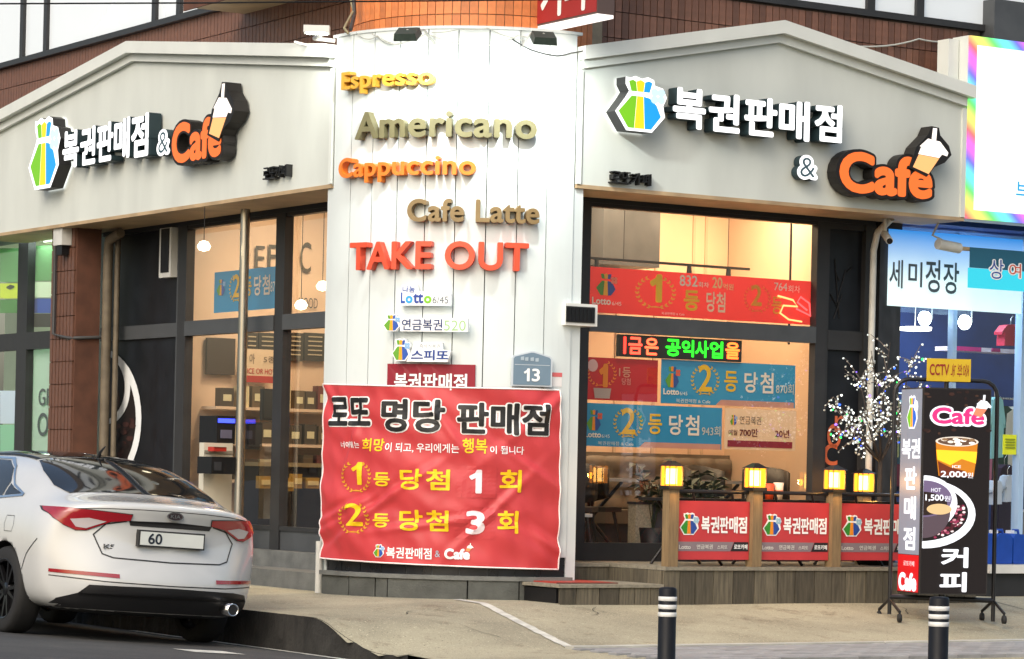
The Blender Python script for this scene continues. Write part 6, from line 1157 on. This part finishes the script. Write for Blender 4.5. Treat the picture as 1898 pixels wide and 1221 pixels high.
# tail lamps, reflectors, plate, trunk lines
TL = [(.33, .968), (.335, .925), (.47, .905), (.63, .828), (.70, .825), (.78, .86), (.835, .905), (.85, .955), (.84, .982), (.62, .982)]
TI = [(.50, .905), (.63, .842), (.70, .85), (.74, .905), (.62, .925)]
for s in (1, -1):
    L_ = decal('tail_lamp', [[(y * s, z) for y, z in TL]], 'rear', 'lamp_red', .012, .03); decal('clear_lens', [[(y * s, z) for y, z in TI]], 'rear', 'lamp_clear', .016, .03, L_); decal('lamp_edge', strip([(y * s, z) for y, z in TL + TL[:1]], .008), 'rear', 'car_gap', .006, .03, L_)
decal('bumper_reflector', [[(.40, .515), (.40, .485), (.845, .50), (.845, .525)]], 'rear', 'lamp_red', .006); decal('bumper_reflector', [[(-.40, .515), (-.40, .485), (-.845, .50), (-.845, .525)]], 'rear', 'lamp_red', .006)
decal('boot_gap', strip([(.36, .915), (.50, .885), (.58, .80), (.52, .66), (.44, .635), (0, .625), (-.44, .635), (-.52, .66), (-.58, .80), (-.50, .885), (-.36, .915)], .010), 'rear', 'car_gap', .003, .04)
decal('bumper_crease', strip([(.84, .475), (.5, .455), (0, .45), (-.5, .455), (-.84, .475)], .008), 'rear', 'car_gap', .002, .05)
decal('boot_lip_shade', strip([(.70, .985), (.5, 1.0), (.25, 1.008), (0, 1.01), (-.25, 1.008), (-.5, 1.0), (-.70, .985)], .006), 'rear', 'car_gap', .001, .05)  # thin dark line painted for the shading along the lid edge
decal('lip_shadow', [[(-.33, .885), (.33, .885), (.345, .92), (0, .932), (-.345, .92)]], 'rear', 'car_gap', .004)  # dark strip painted as the shadow under the lid lip
decal('lower_bumper', [[(-.80, .245), (.80, .245), (.78, .31), (.66, .36), (.60, .425), (.0, .435), (-.60, .425), (-.76, .41), (-.80, .36)]], 'rear', 'car_black', .006, .03)
def cbox(name, x0, x1, y0, y1, z0, z1, m): mb = MB(); mb.box(x0, x1, y0, y1, z0, z1, m, lambda a, b, z: Vector((a, b, z))); return mb.build(name, car, local=True)
hx = bvh.ray_cast(Vector((-1, 0, .80)), Vector((1, 0, 0)))[0].x; hx2 = min(bvh.ray_cast(Vector((-1, .25, z)), Vector((1, 0, 0)))[0].x for z in (.74, .8, .86))
px_ = min(hx, hx2); cbox('plate_frame', px_ - .018, px_ + .03, -.275, .275, .735, .86, 'car_gap'); pl_ = cbox('number_plate', px_ - .024, px_ - .017, -.262, .262, .747, .848, 'p:#d4d8d2')
mpP = lambda x, y, d: Vector((px_ - .024 - d, -x, y)); mb = MB(); mb.text('60', mpP, (-.20, -.085, .757, .838), 'p:#1c2430', .02, .002); mb.build('lettering', car, local=True)
hb = bvh.ray_cast(Vector((-1, 0, .955)), Vector((1, 0, 0))); zb_ = .965; hb = bvh.ray_cast(Vector((-1, 0, zb_)), Vector((1, 0, 0)))[0].x
mpK = lambda x, y, d: Vector((hb - .004 - d, -x, y)); mb = MB(); mb.ellipse(0, zb_ + .01, .068, .034, mpK, .010, 'chrome', -.03, 28); mb.ellipse(0, zb_ + .01, .058, .027, mpK, .012, 'p:#28181c', n=28); mb.text('KIA', mpK, (-.042, .042, zb_ - .004, zb_ + .024), 'chrome', .02, .014); mb.build('badge', car, local=True)
hk = bvh.ray_cast(Vector((-1, .47, .73)), Vector((1, 0, 0)))[0].x; mb = MB(); mb.text('K5', lambda x, y, d: Vector((hk - .003 - d, -x, y)), (-.52, -.43, .70, .735), 'chrome', .03, .008, 0); mb.build('model_badge', car, local=True)
mb = MB(); mb.lathe((-.02, -.52, .30), [(.040, .02), (.041, 0), (.048, 0), (.048, .15)], 'chrome', 18, axis=Vector((1, 0, 0))); mb.lathe((-.012, -.52, .30), [(.001, 0), (.042, .0)], 'car_black', 18, axis=Vector((1, 0, 0))); mb.build('exhaust_tip', car, local=True)
mb = MB(); mb.tube([Vector((1.50, .0, 1.40)), Vector((1.47, 0, 1.455)), Vector((1.38, 0, 1.50))], [.02, .012, .005], 'car_black', 8); mb.build('antenna', car, local=True)
for s in (1, -1): decal('headlamp', [[(.42 * s, .66), (.72 * s, .70), (.78 * s, .66), (.74 * s, .60), (.45 * s, .60)]], 'front', 'lamp_clear', .008)
decal('grille', [[(-.36, .66), (.36, .66), (.32, .56), (-.32, .56)]], 'front', 'car_black', .006)
# wheels
wm = MB(); ax = Vector((0, 1, 0))
wm.lathe((0, 0, 0), [(.235, -.10), (.30, -.105), (.325, -.09), (.335, -.05), (.335, .05), (.325, .09), (.30, .105), (.235, .10)], 'tyre', 40, axis=ax); tyre_me = wm.build('tyre', mesh_only=True)
wm = MB(); wm.lathe((0, 0, 0), [(.236, -.1), (.225, .0), (.222, .07), (.238, .098), (.232, .102), (.215, .09)], 'rim', 40, axis=ax); wm.lathe((0, 0, 0), [(.001, .075), (.05, .075), (.06, .06), (.06, 0)], 'rim', 20, axis=ax); wm.lathe((0, 0, 0), [(.001, -.02), (.21, -.02)], 'car_black', 30, axis=ax)
for k in range(10):
    q = 2 * math.pi * k / 10 + (.09 if k % 2 else -.09); d = Vector((math.cos(q), 0, math.sin(q))); t_ = Vector((-math.sin(q), 0, math.cos(q)))
    c = [d * .04 + t_ * .016 + ax * .045, d * .04 - t_ * .016 + ax * .045, d * .225 - t_ * .011 + ax * .06, d * .225 + t_ * .011 + ax * .06]; wm.hexa(c + [p + ax * .028 for p in c], 'rim')
rim_me = wm.build('rim', mesh_only=True)
for wx in WHX:
    for s in (1, -1):
        w_ = put('wheel', tyre_me, car); w_.location = (wx, s * .80, .335); w_.rotation_euler = (0, random.uniform(0, 1), 0 if s > 0 else math.pi); rmo = put('rim', rim_me, w_)
